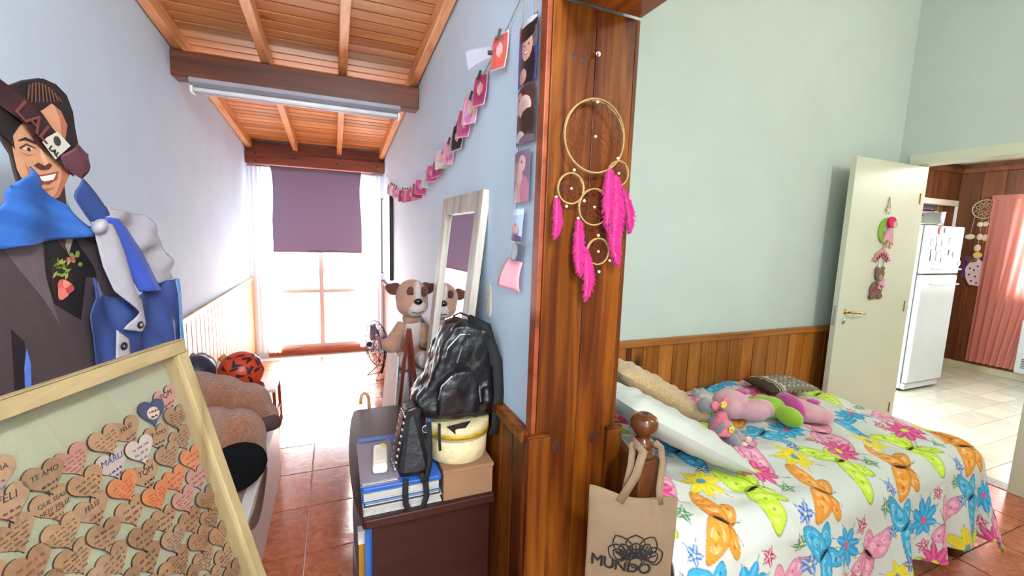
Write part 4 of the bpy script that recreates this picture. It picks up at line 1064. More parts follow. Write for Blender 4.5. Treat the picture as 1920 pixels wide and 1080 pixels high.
bx = thing('cardboard_box', 'small brown cardboard box under the round gift box', 'box', (.445, 1.56, ZD))
kr = plain('kraft_board', (146, 108, 76), .8, var=.08)
M().box(.349, .536, 1.418, 1.668, ZD, ZD+.112).build('body', kr, bx, bevel=.002)
M().box(.346, .539, 1.414, 1.672, ZD+.105, ZD+.119).build('lid', kr, bx, bevel=.002)
ZB = ZD+.1195
hb = thing('gift_box', 'round cream gift box with a gold ribbon on the cardboard box', 'box', (.432, 1.545, ZB))
cr = plain('cream_crackle', (214, 196, 150), .6, var=.18, vscale=30)
m = M(); n_ = 48
m.lathe([(.108, 0), (.112, .004), (.116, .092), (.110, .092), (.105, .006), (0, .006)], n_, (.432, 1.545, ZB)); m.build('body', cr, hb, smooth=True)
m = M(); m.lathe([(.1165, 0), (.120, .001), (.122, .050), (.120, .053), (0, .053)], n_, (.432, 1.545, ZB+.090)); m.build('lid', cr, hb, smooth=True)
m = M(); m.lathe([(.1205, 0), (.1218, 0), (.1224, .017), (.1212, .017)], n_, (.432, 1.545, ZB+.100)); m.build('ribbon', plain('gold_ribbon', (178, 146, 24), .4, var=.25, vscale=60), hb, smooth=True)
ZH = ZB+.152

leather = plain('black_leather', (16, 16, 18), .36, var=.3, vscale=20, bmp=.45, bscale=26, bdist=.012)
leather2 = plain('black_leather_panel', (22, 20, 24), .34, var=.3, vscale=20, bmp=.4, bscale=34, bdist=.010)
webb = plain('black_webbing', (14, 14, 15), .8)
bp_ = thing('backpack', 'large black leather backpack slumped on the round gift box', 'backpack', (.44, 1.62, ZH))
m = M()
m.prism([(.275, ZH+.03), (.262, ZH+.085), (.315, ZH+.15), (.355, ZH+.29), (.40, ZH+.355), (.455, ZH+.365), (.54, ZH+.33), (.565, ZH+.25), (.568, ZH+.10), (.56, ZH+.0), (.40, ZH+.0)], (0, 1.485, 0), (1, 0, 0), (0, 0, 1), (0, .165, 0))
m.ell((.33, 1.56, ZH+.055), (.085, .09, .055)); m.ell((.525, 1.50, ZH+.07), (.035, .05, .06))
bd_ = m.build('body', leather, bp_, remesh=.009, smooth_it=14)
tx_ = bpy.data.textures.new('wrinkle', 'CLOUDS'); tx_.noise_scale = .06; tx_.noise_depth = 2
dm = bd_.modifiers.new('wrinkle', 'DISPLACE'); dm.texture = tx_; dm.strength = .022; dm.mid_level = .5
m = M(); m.prism([(.33, ZH+.03), (.34, ZH+.15), (.39, ZH+.20), (.46, ZH+.20), (.49, ZH+.14), (.49, ZH+.03)], (0, 1.445, 0), (1, 0, 0), (0, 0, 1), (0, .08, 0))
o = m.build('front_pocket', leather2, bp_, remesh=.009, smooth_it=10)
dm = o.modifiers.new('wrinkle', 'DISPLACE'); dm.texture = tx_; dm.strength = .014
zm = plain('zip_metal', (190, 186, 182), .3, metal=.9)
M().tube([(.335, 1.452, ZH+.10), (.345, 1.452, ZH+.15), (.385, 1.453, ZH+.185), (.44, 1.453, ZH+.19), (.478, 1.452, ZH+.145), (.482, 1.450, ZH+.08)], .0035, 5).build('zip', zm, bp_, smooth=True)
M().tube([(.35, 1.486, ZH+.20), (.375, 1.487, ZH+.28), (.42, 1.49, ZH+.325), (.48, 1.49, ZH+.325), (.53, 1.488, ZH+.28), (.545, 1.487, ZH+.20)], .0035, 5).build('zip', zm, bp_, smooth=True)
M().bar((.425, 1.480, ZH+.285), (.405, 1.472, ZH+.225), .009, .003).build('zip_pull', zm, bp_, bevel=.001)
M().bar((.485, 1.445, ZH+.14), (.490, 1.440, ZH+.08), .009, .003).build('zip_pull', zm, bp_, bevel=.001)
M().tube([(.43, 1.60, ZH+.345), (.425, 1.60, ZH+.375), (.45, 1.60, ZH+.385), (.485, 1.60, ZH+.37), (.49, 1.60, ZH+.34)], .008, 6, flat=.5).build('grab_handle', webb, bp_, smooth=True)
strap([(.53, 1.485, ZH+.31), (.56, 1.465, ZH+.22), (.565, 1.45, ZH+.10), (.555, 1.44, ZH-.02), (.545, 1.445, ZH-.06)], .04, 'shoulder_strap', webb, bp_, Vector((0, -1, 0)))
strap([(.47, 1.56, ZH+.365), (.53, 1.52, ZH+.34), (.562, 1.49, ZH+.2)], .045, 'shoulder_strap', webb, bp_, Vector((0, -1, 0)))
strap([(.335, 1.435, ZH+.02), (.332, 1.422, ZH-.03), (.335, 1.418, ZH-.075)], .010, 'loose_strap', webb, bp_, Vector((0, -1, 0)))
M().prism([(0, 0), (.09, .01), (.045, -.045)], (.36, 1.43, ZH+.005), (1, 0, 0), (0, 0, 1), (0, .004, 0)).build('flap', leather, bp_)
M().cbox((.305, 1.50, ZH-.01), (.008, .03, .05), (.2, .3, 0)).build('blue_tag', plain('blue_tag_print', (70, 110, 220), .5), bp_, bevel=.002)

SB_ = -.018
sb = thing('mini_backpack', 'small black studded backpack sitting on the notebook stack', 'backpack', (.27, 1.50, ZD+.10))
ZS = ZD+.102
m = M()
m.add([(.205, 1.44, ZS), (.335, 1.425, ZS), (.338, 1.535, ZS), (.222, 1.56, ZS), (.238, 1.475, ZS+.225), (.285, 1.47, ZS+.235), (.29, 1.53, ZS+.235), (.245, 1.54, ZS+.225)],
      [(0,3,2,1),(4,5,6,7),(0,1,5,4),(1,2,6,5),(2,3,7,6),(3,0,4,7)])
o = m.build('body', leather2, sb, bevel=.022)
M().prism([(.200, .05), (.232, .215), (.245, .240), (.275, .248), (.30, .235), (.285, .165), (.262, .10), (.225, .035)], (0, 1.47, ZS), (1, 0, 0), (0, 0, 1), (0, .085, 0)).build('flap', leather, sb, bevel=.008)
stud = plain('stud_metal', (196, 180, 182), .25, metal=.9)
s0 = None
for r_ in range(9):
    for c_ in range(4):
        w = r_/8; x = .200+.034*w + .002; y = 1.462 + .022*c_; z = ZS+.030+.19*w
        if s0 is None: s0 = M().ell((x, y, z), (.0055, .0065, .0065), nu=8, nv=6).build('stud', stud, sb, smooth=True)
        else: dupe(s0, 'stud', (x-.002*(c_ == 3), y, z), sb)
M().ring((.305, 1.437, ZS+.175), (1, 0, 0), (0, .2, 1), .012, .002, 18).build('ring', stud, sb, smooth=True)
strap([(.315, 1.436, ZS+.20), (.318, 1.425, ZS+.12), (.315, 1.417, ZS+.05), (.300, 1.408, ZS-.01)], .018, 'strap', webb, sb, Vector((0, -1, 0)))
strap([(.235, 1.425, ZS+.01), (.231, 1.412, ZS-.03), (.232, 1.408, ZS-.075), (.245, 1.407, ZS-.105), (.268, 1.406, ZS-.112), (.292, 1.406, ZS-.098), (.305, 1.408, ZS-.06), (.302, 1.413, ZS-.02), (.285, 1.42, ZS+.02)], .020, 'shoulder_strap', webb, sb, Vector((0, -1, 0)))

for c_ in list(sb.children): c_.location.x += SB_; WLOC[c_.name].x += SB_

# leaning mirror -------------------------------------------------------
mr_ = thing('mirror', 'tall mirror in a whitewashed wooden frame leaning on the wall', 'mirror', (.47, 2.02, ZD))
TM = Matrix.Translation((.44, 1.68, ZD+.004)) @ Euler((0, math.radians(6.1), 0)).to_matrix().to_4x4()
def mb(x0, x1, y0, y1, z0, z1, name, mat, bv=.003): return M(TM).box(x0, x1, y0, y1, z0, z1).build(name, mat, mr_, bevel=bv)
MH, MW, FB = 1.148, .685, .088
mb(0, .032, 0, FB, 0, MH, 'stile', MAT['mirrorwood']); mb(0, .032, MW-FB, MW, 0, MH, 'stile', MAT['mirrorwood'])
mb(0, .032, FB+.001, MW-FB-.001, MH-FB, MH, 'rail', MAT['mirrorwood']); mb(0, .032, FB+.001, MW-FB-.001, 0, FB, 'rail', MAT['mirrorwood'])
mb(.018, .022, FB-.01, MW-FB+.01, FB-.01, MH-FB+.01, 'glass', MAT['mirror'], 0)
mb(.023, .030, FB-.02, MW-FB+.02, FB-.02, MH-FB+.02, 'back_board', MAT['black'], 0)

# switch plate
sw = thing('switch_plate', 'rounded cream light switch plate on the blue partition', 'light switch', (.583, 1.635, 1.275))
n_ = 24
pts = [(.030*math.copysign(abs(math.cos(2*math.pi*k/n_))**.5, math.cos(2*math.pi*k/n_)), .066*math.copysign(abs(math.sin(2*math.pi*k/n_))**.55, math.sin(2*math.pi*k/n_))) for k in range(n_)]
M().prism(pts, (.5845, 1.635, 1.275), (0, 1, 0), (0, 0, 1), (-.010, 0, 0)).build('plate', plain('ivory_plate', (206, 200, 176), .4), sw, bevel=.003)
for z in (1.305, 1.275, 1.245): M().cbox((.573, 1.635, z), (.006, .022, .022)).build('rocker', plain('grey_rocker', (176, 172, 158), .4), sw, bevel=.002)

# ------------------------------------------------------------------ printed flat pieces
def paint_panel(name, w, h, o, ax, bx, fn, mat, parent=None, nu=40, nv=60, curl=None):
    u = np.linspace(0, 1, nu); v = np.linspace(0, 1, nv); U, V = np.meshgrid(u, v, indexing='ij')
    ax = np.array(ax, float); bx = np.array(bx, float); nrm = np.cross(ax, bx); nrm /= np.linalg.norm(nrm)
    c = curl(U, V) if curl is not None else 0*U
    P = np.array(o, float) + U[..., None]*w*ax + V[..., None]*h*bx + c[..., None]*nrm
    ob = grid_obj(name, P[..., 0], P[..., 1], P[..., 2], fn(U, V), mat, parent)
    md = ob.modifiers.new('solid', 'SOLIDIFY'); md.thickness = .0008; md.offset = 0
    return ob
gloss = attr_mat('photo_print', .35, spec=.4)
def blobs(U, V, base, items, border=None):
    c = np.empty(U.shape+(3,)); c[:] = lin(base)
    for (x, y, rx, ry, col_) in items:
        m_ = ((U-x)/rx)**2+((V-y)/ry)**2 < 1; c[m_] = lin(col_)
    if border:
        e_ = (U < border[0]) | (U > 1-border[0]) | (V < border[1]) | (V > 1-border[1]); c[e_] = lin((232, 226, 226))
    return c

# photo garland along the partition ------------------------------------
GL = [(5.26, 2.18), (4.718, 2.022), (4.424, 1.97), (4.128, 1.925), (3.747, 1.881), (3.477, 1.862), (3.287, 1.858), (3.075, 1.864), (2.923, 1.88), (2.786, 1.90), (2.645, 1.925), (2.545, 1.945), (2.439, 1.965), (2.341, 1.985), (2.207, 2.02), (2.089, 2.055), (1.948, 2.10), (1.854, 2.135), (1.73, 2.19), (1.57, 2.24), (1.482, 2.265), (1.336, 2.32), (1.30, 2.45)]
gs = thing('garland_string', 'thin string of the photo garland sagging along the blue partition', 'string', (.57, 3.2, 1.86))
M().tube([(.572, y, z) for y, z in GL], .0016, 5).build('string', MAT['twine'], gs)
for p in (GL[0], GL[-1]): M().ell((.574, p[0], p[1]), .006, nu=8, nv=6).build('nail', MAT['black'], gs)
pinm = plain('dark_clothespin', (44, 36, 34), .6)
cards = [(4.70, 1), (4.58, 2), (4.44, 3), (4.28, 4), (3.86, 1), (3.72, 5), (3.60, 1), (3.47, 2), (3.34, 1), (3.20, 2), (3.06, 5), (2.92, 1), (2.74, 0), (2.60, 1), (2.50, 5), (2.36, 6), (2.24, 2), (2.08, 7), (1.96, 1), (1.86, 2), (1.75, 5), (1.53, 8)]
PINKS = {0: (206, 204, 214), 1: (206, 86, 130), 2: (222, 150, 176), 3: (226, 200, 214), 4: (196, 150, 184), 5: (190, 60, 110), 6: (196, 190, 176), 7: (52, 40, 44), 8: (216, 92, 88)}
gy_ = [p[0] for p in GL][::-1]; gz_ = [p[1] for p in GL][::-1]
for k, (y, kind) in enumerate(cards):
    z = float(np.interp(y, gy_, gz_)); big = y < 2.3
    w, h_ = (.095, .125) if big else (.10, .10)
    tilt = RND.uniform(.3, .7) if not big else RND.uniform(.2, .4)
    sw_ = RND.uniform(-.15, .15)
    ax = np.array([math.sin(tilt), -math.cos(tilt), sw_]); ax /= np.linalg.norm(ax)
    bx_ = np.array([-.10, 0, -1.0]); bx_ /= np.linalg.norm(bx_)
    t = thing('photo_card', '%s photo card on the garland, %s from the window end' % ({0: 'pale', 1: 'pink', 2: 'light pink', 3: 'whitish', 4: 'mauve', 5: 'deep pink', 6: 'beige', 7: 'dark', 8: 'coral red'}[kind], words[k]), 'photo', (.560, y, z), 'photo cards clipped along the garland')
    rr = random.Random(k); items = [(rr.uniform(.2, .8), rr.uniform(.2, .8), rr.uniform(.1, .3), rr.uniform(.1, .25), tuple(int(min(255, q*rr.uniform(.75, 1.18))) for q in PINKS[kind])) for _ in range(9)]
    items.append((.5, .45, .2, .2, (224, 176, 170)))
    o0 = np.array([.574-.5*w*math.sin(tilt), y, z+.004]) - ax*w/2
    paint_panel('print', w, h_, o0, ax, bx_, lambda U, V: blobs(U, V, PINKS[kind], items, (.06, .05)), gloss, t, 16, 20, curl=lambda U, V: .010*np.sin(math.pi*V)*(U-.5))
    M().bar((.560, y, z+.018), (.550, y+.003, z-.018), .007, .010).build('clothespin', pinm, t, bevel=.001)
t = thing('paper_sheet', 'grey paper sheet sticking out sideways from the garland', 'paper', (.55, 1.575, 2.19), 'photo cards clipped along the garland')
P = [[(.562-.115*u*(1-.10*v)-.014*v*(1-u), 1.575+.01*u, 2.228-.036*u - .040*v - .026*u*v + .006*math.sin(3*u)) for v in (q/8 for q in range(9))] for u in (q/12 for q in range(13))]
M().grid(P).build('sheet', plain('lilac_paper', (150, 146, 156), .85), t, smooth=True, solid=.0008)
M().bar((.568, 1.574, 2.205), (.530, 1.571, 2.200), .010, .012).build('clothespin', pinm, t, bevel=.001)

# hanging strip of portraits --------------------------------------------
ps = thing('photo_strip', 'vertical strip of strung portraits beside the pine pillar', 'photo strip', (.57, 1.31, 1.42))
def grad(U, V):
    return blobs(U, V, (60, 52, 110), [(.85, .2, .3, .3, (92, 84, 90)), (.15, .12, .25, .3, (186, 60, 66)), (.15, .45, .2, .3, (70, 60, 150)), (.2, .8, .25, .3, (60, 40, 120)), (.62, .75, .34, .40, (24, 22, 26)), (.60, .42, .25, .22, (206, 160, 140)), (.55, .23, .38, .10, (22, 20, 24)), (.62, .12, .45, .09, (24, 22, 26)), (.62, .05, .38, .05, (206, 206, 210)), (.50, .40, .035, .018, (40, 26, 22)), (.70, .40, .035, .018, (40, 26, 22)), (.60, .52, .10, .03, (160, 60, 60)), (.60, .515, .08, .015, (236, 230, 226)), (.42, .86, .22, .12, (204, 156, 136))])
def rose(U, V):
    return blobs(U, V, (76, 44, 40), [(.2, .25, .3, .2, (206, 166, 150)), (.22, .18, .05, .03, (50, 30, 28)), (.55, .35, .32, .2, (224, 190, 180)), (.55, .35, .2, .12, (206, 166, 158)), (.75, .6, .4, .2, (54, 30, 26)), (.3, .85, .3, .1, (216, 206, 200)), (.7, .95, .4, .1, (110, 90, 100))])
def arms(U, V):
    return blobs(U, V, (120, 96, 116), [(.65, .25, .18, .16, (206, 164, 160)), (.3, .4, .25, .2, (190, 140, 146)), (.55, .6, .16, .4, (214, 172, 164)), (.4, .85, .3, .25, (206, 156, 152)), (.8, .8, .2, .3, (176, 110, 130)), (.65, .22, .03, .03, (50, 40, 50))])
def sky_(U, V):
    return blobs(U, V, (176, 194, 222), [(.5, .1, .5, .1, (214, 222, 236)), (.55, .7, .3, .25, (150, 110, 130)), (.5, .62, .14, .14, (214, 168, 158)), (.7, .62, .12, .14, (206, 160, 152)), (.6, .95, .5, .15, (96, 74, 104))])
def grey_(U, V):
    return blobs(U, V, (92, 90, 98), [(.5, .5, .25, .6, (176, 172, 176))])
for k, (y0, y1, z0, z1, fn) in enumerate(((1.374, 1.238, 2.205, 2.015, grad), (1.372, 1.237, 2.008, 1.834, rose), (1.380, 1.257, 1.815, 1.652, arms), (1.368, 1.279, 1.630, 1.525, sky_), (1.375, 1.29, 1.515, 1.462, grey_))):
    paint_panel('portrait', y0-y1, z0-z1, (.574-.004*(k == 3), y0, z0), (0, -1, 0), (.0 if k < 3 else -.08, 0, -1), fn, gloss, ps, 60, 90 if k < 3 else 50, curl=lambda U, V: -.010*np.sin(math.pi*U)-.004)
for za, zb in ((2.45, 2.20), (2.02, 2.0), (1.84, 1.81), (1.655, 1.625), (1.53, 1.51)):
    for yy in (1.355, 1.262): M().tube([(.571, yy if zb < 2.1 else 1.30+.3*(yy-1.30), za), (.571, yy, zb)], .0014, 5).build('cord', MAT['twine'], ps)
P = [[(.576 - .045*(1-u)*(.3+.7*v) - .012*math.sin(2.5*v), 1.395-.095*u, 1.468-.100*v-.012*u) for v in (q/8 for q in range(9))] for u in (q/8 for q in range(9))]
M().grid(P).build('pink_card', plain('pink_card', (240, 168, 176), .8, var=.02), ps, smooth=True, solid=.001)

# ------------------------------------------------------------------ corridor end: fan, plush dog, easel
ff = thing('desk_fan', 'dark wire caged fan standing on the floor near the window', 'fan', (.40, 4.6, 0))
fc = Vector((.385, 4.55, .375)); fn_ = Vector((-.93, -.37, 0)).normalized(); fx = Vector((-fn_.y, fn_.x, 0)); fz = Vector((0, 0, 1))
wire = plain('dark_fan_wire', (58, 52, 72), .4, metal=.5)
m = M()
for s_ in (-1, 1):
    for rr, dd_ in ((.235, .0), (.19, .042), (.13, .062), (.07, .07)): m.ring(fc + fn_*dd_*s_, fx, fz, rr, .0045 if rr > .2 else .0025, 36, 5)
    for k in range(26):
        a_ = 2*math.pi*k/26; dr_ = fx*math.cos(a_)+fz*math.sin(a_)
        m.tube([fc+dr_*.235, fc+dr_*.19+fn_*.042*s_, fc+dr_*.13+fn_*.062*s_, fc+dr_*.05+fn_*.071*s_], .0017, 4)
m.build('cage', wire, ff)
for k in range(4):
    a_ = k*math.pi/2+.4; dr_ = fx*math.cos(a_)+fz*math.sin(a_); tg = fx*-math.sin(a_)+fz*math.cos(a_)
    M().grid([[fc + dr_*(.04+.16*u) + tg*(v-.5)*(.05+.11*math.sin(math.pi*min(1, u+.25))) + fn_*((v-.5)*.04) for v in (0, .25, .5, .75, 1)] for u in (q/6 for q in range(7))]).build('blade', plain('violet_blade', (92, 84, 120), .35), ff, smooth=True, solid=.002)
o = M().tube([fc - fn_*.15, fc - fn_*.13, fc - fn_*.05, fc - fn_*.045], [.03, .06, .062, .03], 20).build('motor', plain('blue_motor', (52, 62, 130), .4), ff, smooth=True)
M().ell(fc+fn_*.075, (.03, .03, .03)).build('badge', wire, ff, smooth=True)
M().tube([fc-fn_*.10+fz*-.06, Vector((.46, 4.60, .10)), Vector((.44, 4.60, .03))], .012, 8).build('neck', wire, ff, smooth=True)
for s_ in (-1, 1):
    c0 = Vector((.43, 4.58, 0)); M().tube([c0+fx*.04*s_+fz*.12, c0+fx*.10*s_+fn_*.10+fz*.008, c0+fx*.13*s_-fn_*.10+fz*.008, c0+fx*.04*s_-fn_*.03+fz*.12], .006, 6).build('wire_foot', wire, ff, smooth=True)

cb = thing('cabinet', 'narrow white cabinet carrying the plush dog', 'cabinet', (.44, 2.72, 0))
whp = plain('white_melamine', (226, 222, 218), .4, var=.02)
M().box(.345, .535, 2.47, 2.95, 0, .70).build('body', whp, cb, bevel=.003); M().box(.335, .54, 2.46, 2.96, .70, .722).build('top', whp, cb, bevel=.003)
M().box(.337, .345, 2.48, 2.94, .03, .68).build('door', whp, cb, bevel=.002); M().ell((.333, 2.52, .42), .010).build('knob', MAT['chrome'], cb, smooth=True)

dg = thing('plush_dog', 'seated plush dog with a brown eye patch beside the mirror', 'plush toy', (.44, 2.62, .722))
fa = plush('fawn_plush', (176, 132, 108)); wh_ = plush('cream_plush', (206, 190, 184)); bw = plush('brown_plush', (92, 46, 38)); bk_ = plain('black_nose', (26, 22, 24), .3)
HC = Vector((.425, 2.58, 1.155))
m = M(); m.ell(HC, (.098, .095, .105)); m.ell(HC+Vector((.0, -.02, -.045)), (.095, .085, .075))
m.build('head', fa, dg, remesh=.008, smooth_it=6)
m = M(); m.ell(HC+Vector((.012, -.045, -.055)), (.070, .070, .058)); m.ell(HC+Vector((.020, -.055, .02)), (.026, .05, .085), (.25, 0, 0))
m.build('muzzle', wh_, dg, remesh=.007, smooth_it=6)
M().ell(HC+Vector((.018, -.118, -.012)), (.024, .014, .018)).build('nose', bk_, dg, smooth=True)
for s_, yy in ((-1, -.075), (1, -.083)): M().ell(HC+Vector((.018+.040*s_, yy, .040)), (.022, .018, .034), (.25, 0, -.2*s_)).build('eye_patch', bw, dg, smooth=True)
for s_ in (-1, 1): M().ell(HC+Vector((.020+.034*s_, -.096, .033)), (.0075, .006, .0095)).build('eye', bk_, dg, smooth=True)
M().tube([HC+Vector((-.020, -.112, -.072)), HC+Vector((.015, -.117, -.080)), HC+Vector((.052, -.108, -.070))], .0022, 5).build('mouth', bk_, dg)
for dx_, dz_ in ((-.03, -.04), (-.02, -.055), (-.035, -.06), (.05, -.04), (.055, -.055), (.04, -.06)): M().ell(HC+Vector((dx_+.006, -.108+abs(dx_)*.25, dz_)), (.003, .003, .003), nu=6, nv=5).build('whisker_dot', bk_, dg)
o = M(); o.ell(HC+Vector((-.115, .01, .045)), (.030, .022, .045), (0, -.9, 0)); o.ell(HC+Vector((-.095, .01, .065)), (.03, .02, .022)); o.build('ear', bw, dg, remesh=.006, smooth_it=4)
o = M(); o.ell(HC+Vector((.105, .01, .045)), (.030, .022, .045), (0, .9, 0)); o.ell(HC+Vector((.085, .01, .065)), (.03, .02, .022)); o.build('ear', bw, dg, remesh=.006, smooth_it=4)
m = M(); m.ell((.435, 2.64, .88), (.085, .085, .13)); m.ell((.435, 2.66, .80), (.10, .10, .08)); m.ell((.43, 2.60, 1.02), (.06, .06, .05))
m.build('body', fa, dg, remesh=.008, smooth_it=6)
M().ell((.435, 2.585, .93), (.062, .05, .10)).build('bib', wh_, dg, smooth=True)
m = M(); m.tube([(.375, 2.60, .99), (.335, 2.57, .93), (.30, 2.53, .885)], [.035, .040, .048], 12); m.ell((.295, 2.525, .88), (.055, .05, .045), (0, .4, 0)); m.build('arm', fa, dg, remesh=.008, smooth_it=6)
m = M(); m.tube([(.495, 2.59, .98), (.505, 2.53, .90), (.50, 2.50, .87)], [.033, .038, .042], 12); m.build('arm', fa, dg, remesh=.008, smooth_it=6)
for x in (.375, .485):
    m = M(); m.tube([(x, 2.62, .77), (x, 2.55, .775), (x, 2.50, .775)], [.05, .045, .045], 12); m.ell((x, 2.475, .79), (.045, .035, .055)); m.build('leg', wh_, dg, remesh=.008, smooth_it=6)

es = thing('easel', 'dark red wooden folding easel behind the desk', 'easel', (.37, 2.42, 0))
M().bar((.375, 2.400, 1.0), (.265, 2.392, .002), .026, .018, (1, 0, 0)).build('leg', MAT['redwood'], es, bevel=.002)
M().bar((.383, 2.400, 1.0), (.49, 2.392, .002), .026, .018, (1, 0, 0)).build('leg', MAT['redwood'], es, bevel=.002)
M().bar((.379, 2.412, .97), (.40, 2.425, .52), .022, .016, (1, 0, 0)).build('leg', MAT['redwood'], es, bevel=.002)
M().bar((.30, 2.378, .35), (.455, 2.378, .35), .024, .014).build('crossbar', MAT['redwood'], es, bevel=.002)
bdp = thing('canvas_board', 'blank white canvas board leaning beside the red easel', 'canvas', (.27, 2.5, 0))
m = M(); m.add([(.255, 2.44, .01), (.275, 2.44, .01), (.27, 2.90, .01), (.25, 2.90, .01), (.326, 2.44, .83), (.332, 2.44, .83), (.330, 2.90, .83), (.322, 2.90, .83)], [(0,3,2,1),(4,5,6,7),(0,1,5,4),(1,2,6,5),(2,3,7,6),(3,0,4,7)])
m.build('panel', plain('white_canvas', (232, 230, 228), .8, var=.02), bdp, bevel=.002)
cn_ = thing('cane', 'wooden walking cane with a curved handle behind the desk', 'cane', (.14, 2.5, 0))
M().tube([(.19, 2.48, .01), (.175, 2.47, .40), (.165, 2.46, .60), (.155, 2.455, .625), (.142, 2.45, .632), (.128, 2.445, .625), (.122, 2.44, .60), (.121, 2.44, .575)], .010, 10).build('stick', wood('cane_wood', (160, 96, 50), (200, 140, 84), (214, 160, 104), 2), cn_, smooth=True)
M().lathe([(.012, 0), (.012, .02)], 10, (.19, 2.48, 0)).build('ferrule', MAT['black'], cn_)

# ------------------------------------------------------------------ bench with the plush bear
bn_ = thing('storage_bench', 'long white storage bench along the left wall', 'bench', (-.6, 2.3, 0))
wb_ = plain('white_lacquer', (226, 222, 220), .35, var=.03)
M().box(-.845, -.335, 1.72, 2.86, 0, .40).build('body', wb_, bn_, bevel=.004); M().box(-.85, -.325, 1.71, 2.87, .40, .43).build('lid', wb_, bn_, bevel=.004)
tag(M().grid([[(-.80+.46*u, 1.74+.50*v, .436+.012*math.sin(u*9+v*4)*math.sin(v*6)) if u < .98 else (-.322, 1.74+.50*v, .40-.10*abs(math.sin(v*3))) for v in (q/14 for q in range(15))] for u in (q/14 for q in range(15))]).build('throw', plain('taupe_throw', (150, 116, 108), .9, bmp=.4), smooth=True, solid=.006, offset=1), 'taupe throw over the near end of the white bench', 'throw')
bf = plain('brown_bear_fur', (162, 104, 74), .95, var=.28, vscale=70, bmp=1.0, bscale=150, sheen=.5, bdist=.012)
bs = plain('black_sole', (14, 14, 17), .9, spec=.15); bt_ = plain('taupe_sole', (86, 62, 60), .8)
be = thing('plush_bear', 'large brown plush bear slumped on the white bench', 'plush toy', (-.55, 2.15, .44))
m = M(); m.ell((-.62, 2.34, .66), (.17, .20, .20)); m.ell((-.68, 2.20, .57), (.13, .16, .13))
m.build('body', bf, be, remesh=.010, smooth_it=6)
m = M(); m.ell((-.52, 2.30, .735), (.14, .12, .115), (0, .25, 0)); m.ell((-.40, 2.28, .70), (.11, .11, .105), (0, .6, 0)); m.ell((-.335, 2.25, .64), (.075, .09, .075))
m.build('leg', bf, be, remesh=.010, smooth_it=6)
M().ell((-.308, 2.205, .635), (.068, .045, .042), (.3, .35, .4)).build('sole', bt_, be, smooth=True)
m = M(); m.ell((-.50, 2.10, .65), (.12, .12, .12)); m.ell((-.40, 2.04, .645), (.115, .11, .13)); m.ell((-.375, 2.0, .58), (.095, .08, .11))
m.build('leg', bf, be, remesh=.010, smooth_it=6)
M().ell((-.385, 1.915, .575), (.105, .040, .125), (.25, .75, .25)).build('sole', bs, be, smooth=True)
m = M(); m.ell((-.52, 2.0, .62), (.09, .08, .13), (0, -.3, 0)); m.build('arm', bf, be, remesh=.010, smooth_it=6)
m = M(); m.ell((-.72, 2.20, .72), (.09, .10, .10)); m.ell((-.76, 2.14, .80), (.035, .025, .035)); m.ell((-.70, 2.13, .68), (.05, .05, .045)); m.build('head', bf, be, remesh=.010, smooth_it=6)

bi = thing('bin', 'copper brown bin standing on the bench under the orange ball', 'bin', (-.48, 2.62, .43))
M().lathe([(.088, 0), (.10, .01), (.105, .24), (.108, .245), (.10, .245), (.095, .012), (0, .012)], 32, (-.475, 2.62, .431)).build('body', plain('copper_bin', (176, 84, 46), .35, var=.05), bi, smooth=True)
M().ring((-.475, 2.62, .675), (1, 0, 0), (0, 1, 0), .105, .005, 36).build('rim', plain('copper_rim', (150, 70, 40), .35), bi, smooth=True)
bl_ = thing('ball', 'orange football with dark star marks', 'ball', (-.475, 2.62, .68))
BC = Vector((-.475, 2.62, .765)); BR = .108
M().ell(BC, BR, nu=36, nv=24).build('shell', plain('orange_ball', (206, 66, 26), .4, var=.06), bl_, smooth=True)
mk_ = plain('navy_mark', (48, 22, 44), .45)
for (a_, e_) in ((-1.2, .55), (-.55, .85), (-.35, .30), (-2.0, .25), (-1.9, .95), (-1.15, .05), (.2, .6)):
    d_ = Vector((math.cos(a_)*math.cos(e_), math.sin(a_)*math.cos(e_), math.sin(e_))); x_ = Vector((-math.sin(a_), math.cos(a_), 0)); y_ = d_.cross(x_)
    for s_ in range(3):
        q_ = a_*3+s_*2.094; m = M(); v0 = x_*math.cos(q_)+y_*math.sin(q_); v1 = x_*math.cos(q_+.9)+y_*math.sin(q_+.9)
        pts = [d_*1.0+v0*.02, d_+v0*.50+v1*.02, d_+v0*.34+v1*.26, d_+v1*.16+v0*.10]
        m.grid([[BC + (pts[0].lerp(pts[1], i/6).lerp(pts[3].lerp(pts[2], i/6), j/6)).normalized()*(BR+.0012) for j in range(7)] for i in range(7)]); m.build('mark', mk_, bl_, smooth=True)
sbx = thing('toy_box', 'cardboard toy box behind the plush bear', 'box', (-.74, 2.65, .43))
M().box(-.835, -.60, 2.56, 2.84, .431, .665).build('body', kr, sbx, bevel=.003)
nb_ = thing('ball', 'navy and grey ball on the toy box', 'ball', (-.63, 2.56, .67))
NC = Vector((-.69, 2.66, .762)); M().ell(NC, .095, nu=30, nv=20).build('shell', plain('navy_ball', (46, 48, 72), .45), nb_, smooth=True)
for k in range(3): M().ring(NC, (math.cos(k*1.05), math.sin(k*1.05), .2), (0, .2, 1), .0955, .004, 36).build('seam', plain('grey_seam', (150, 152, 170), .5), nb_, smooth=True)
um = thing('folded_stick', 'white tube with a wooden grip standing behind the balls', 'stick', (-.65, 2.90, 0))
M().tube([(-.80, 2.90, .01), (-.74, 2.90, .45), (-.665, 2.90, .70), (-.63, 2.90, .757)], .012, 10).build('tube', plain('white_tube', (216, 214, 212), .3), um, smooth=True)
M().tube([(-.63, 2.90, .757), (-.598, 2.90, .785)], .016, 10).build('grip', MAT['rafter'], um, smooth=True)
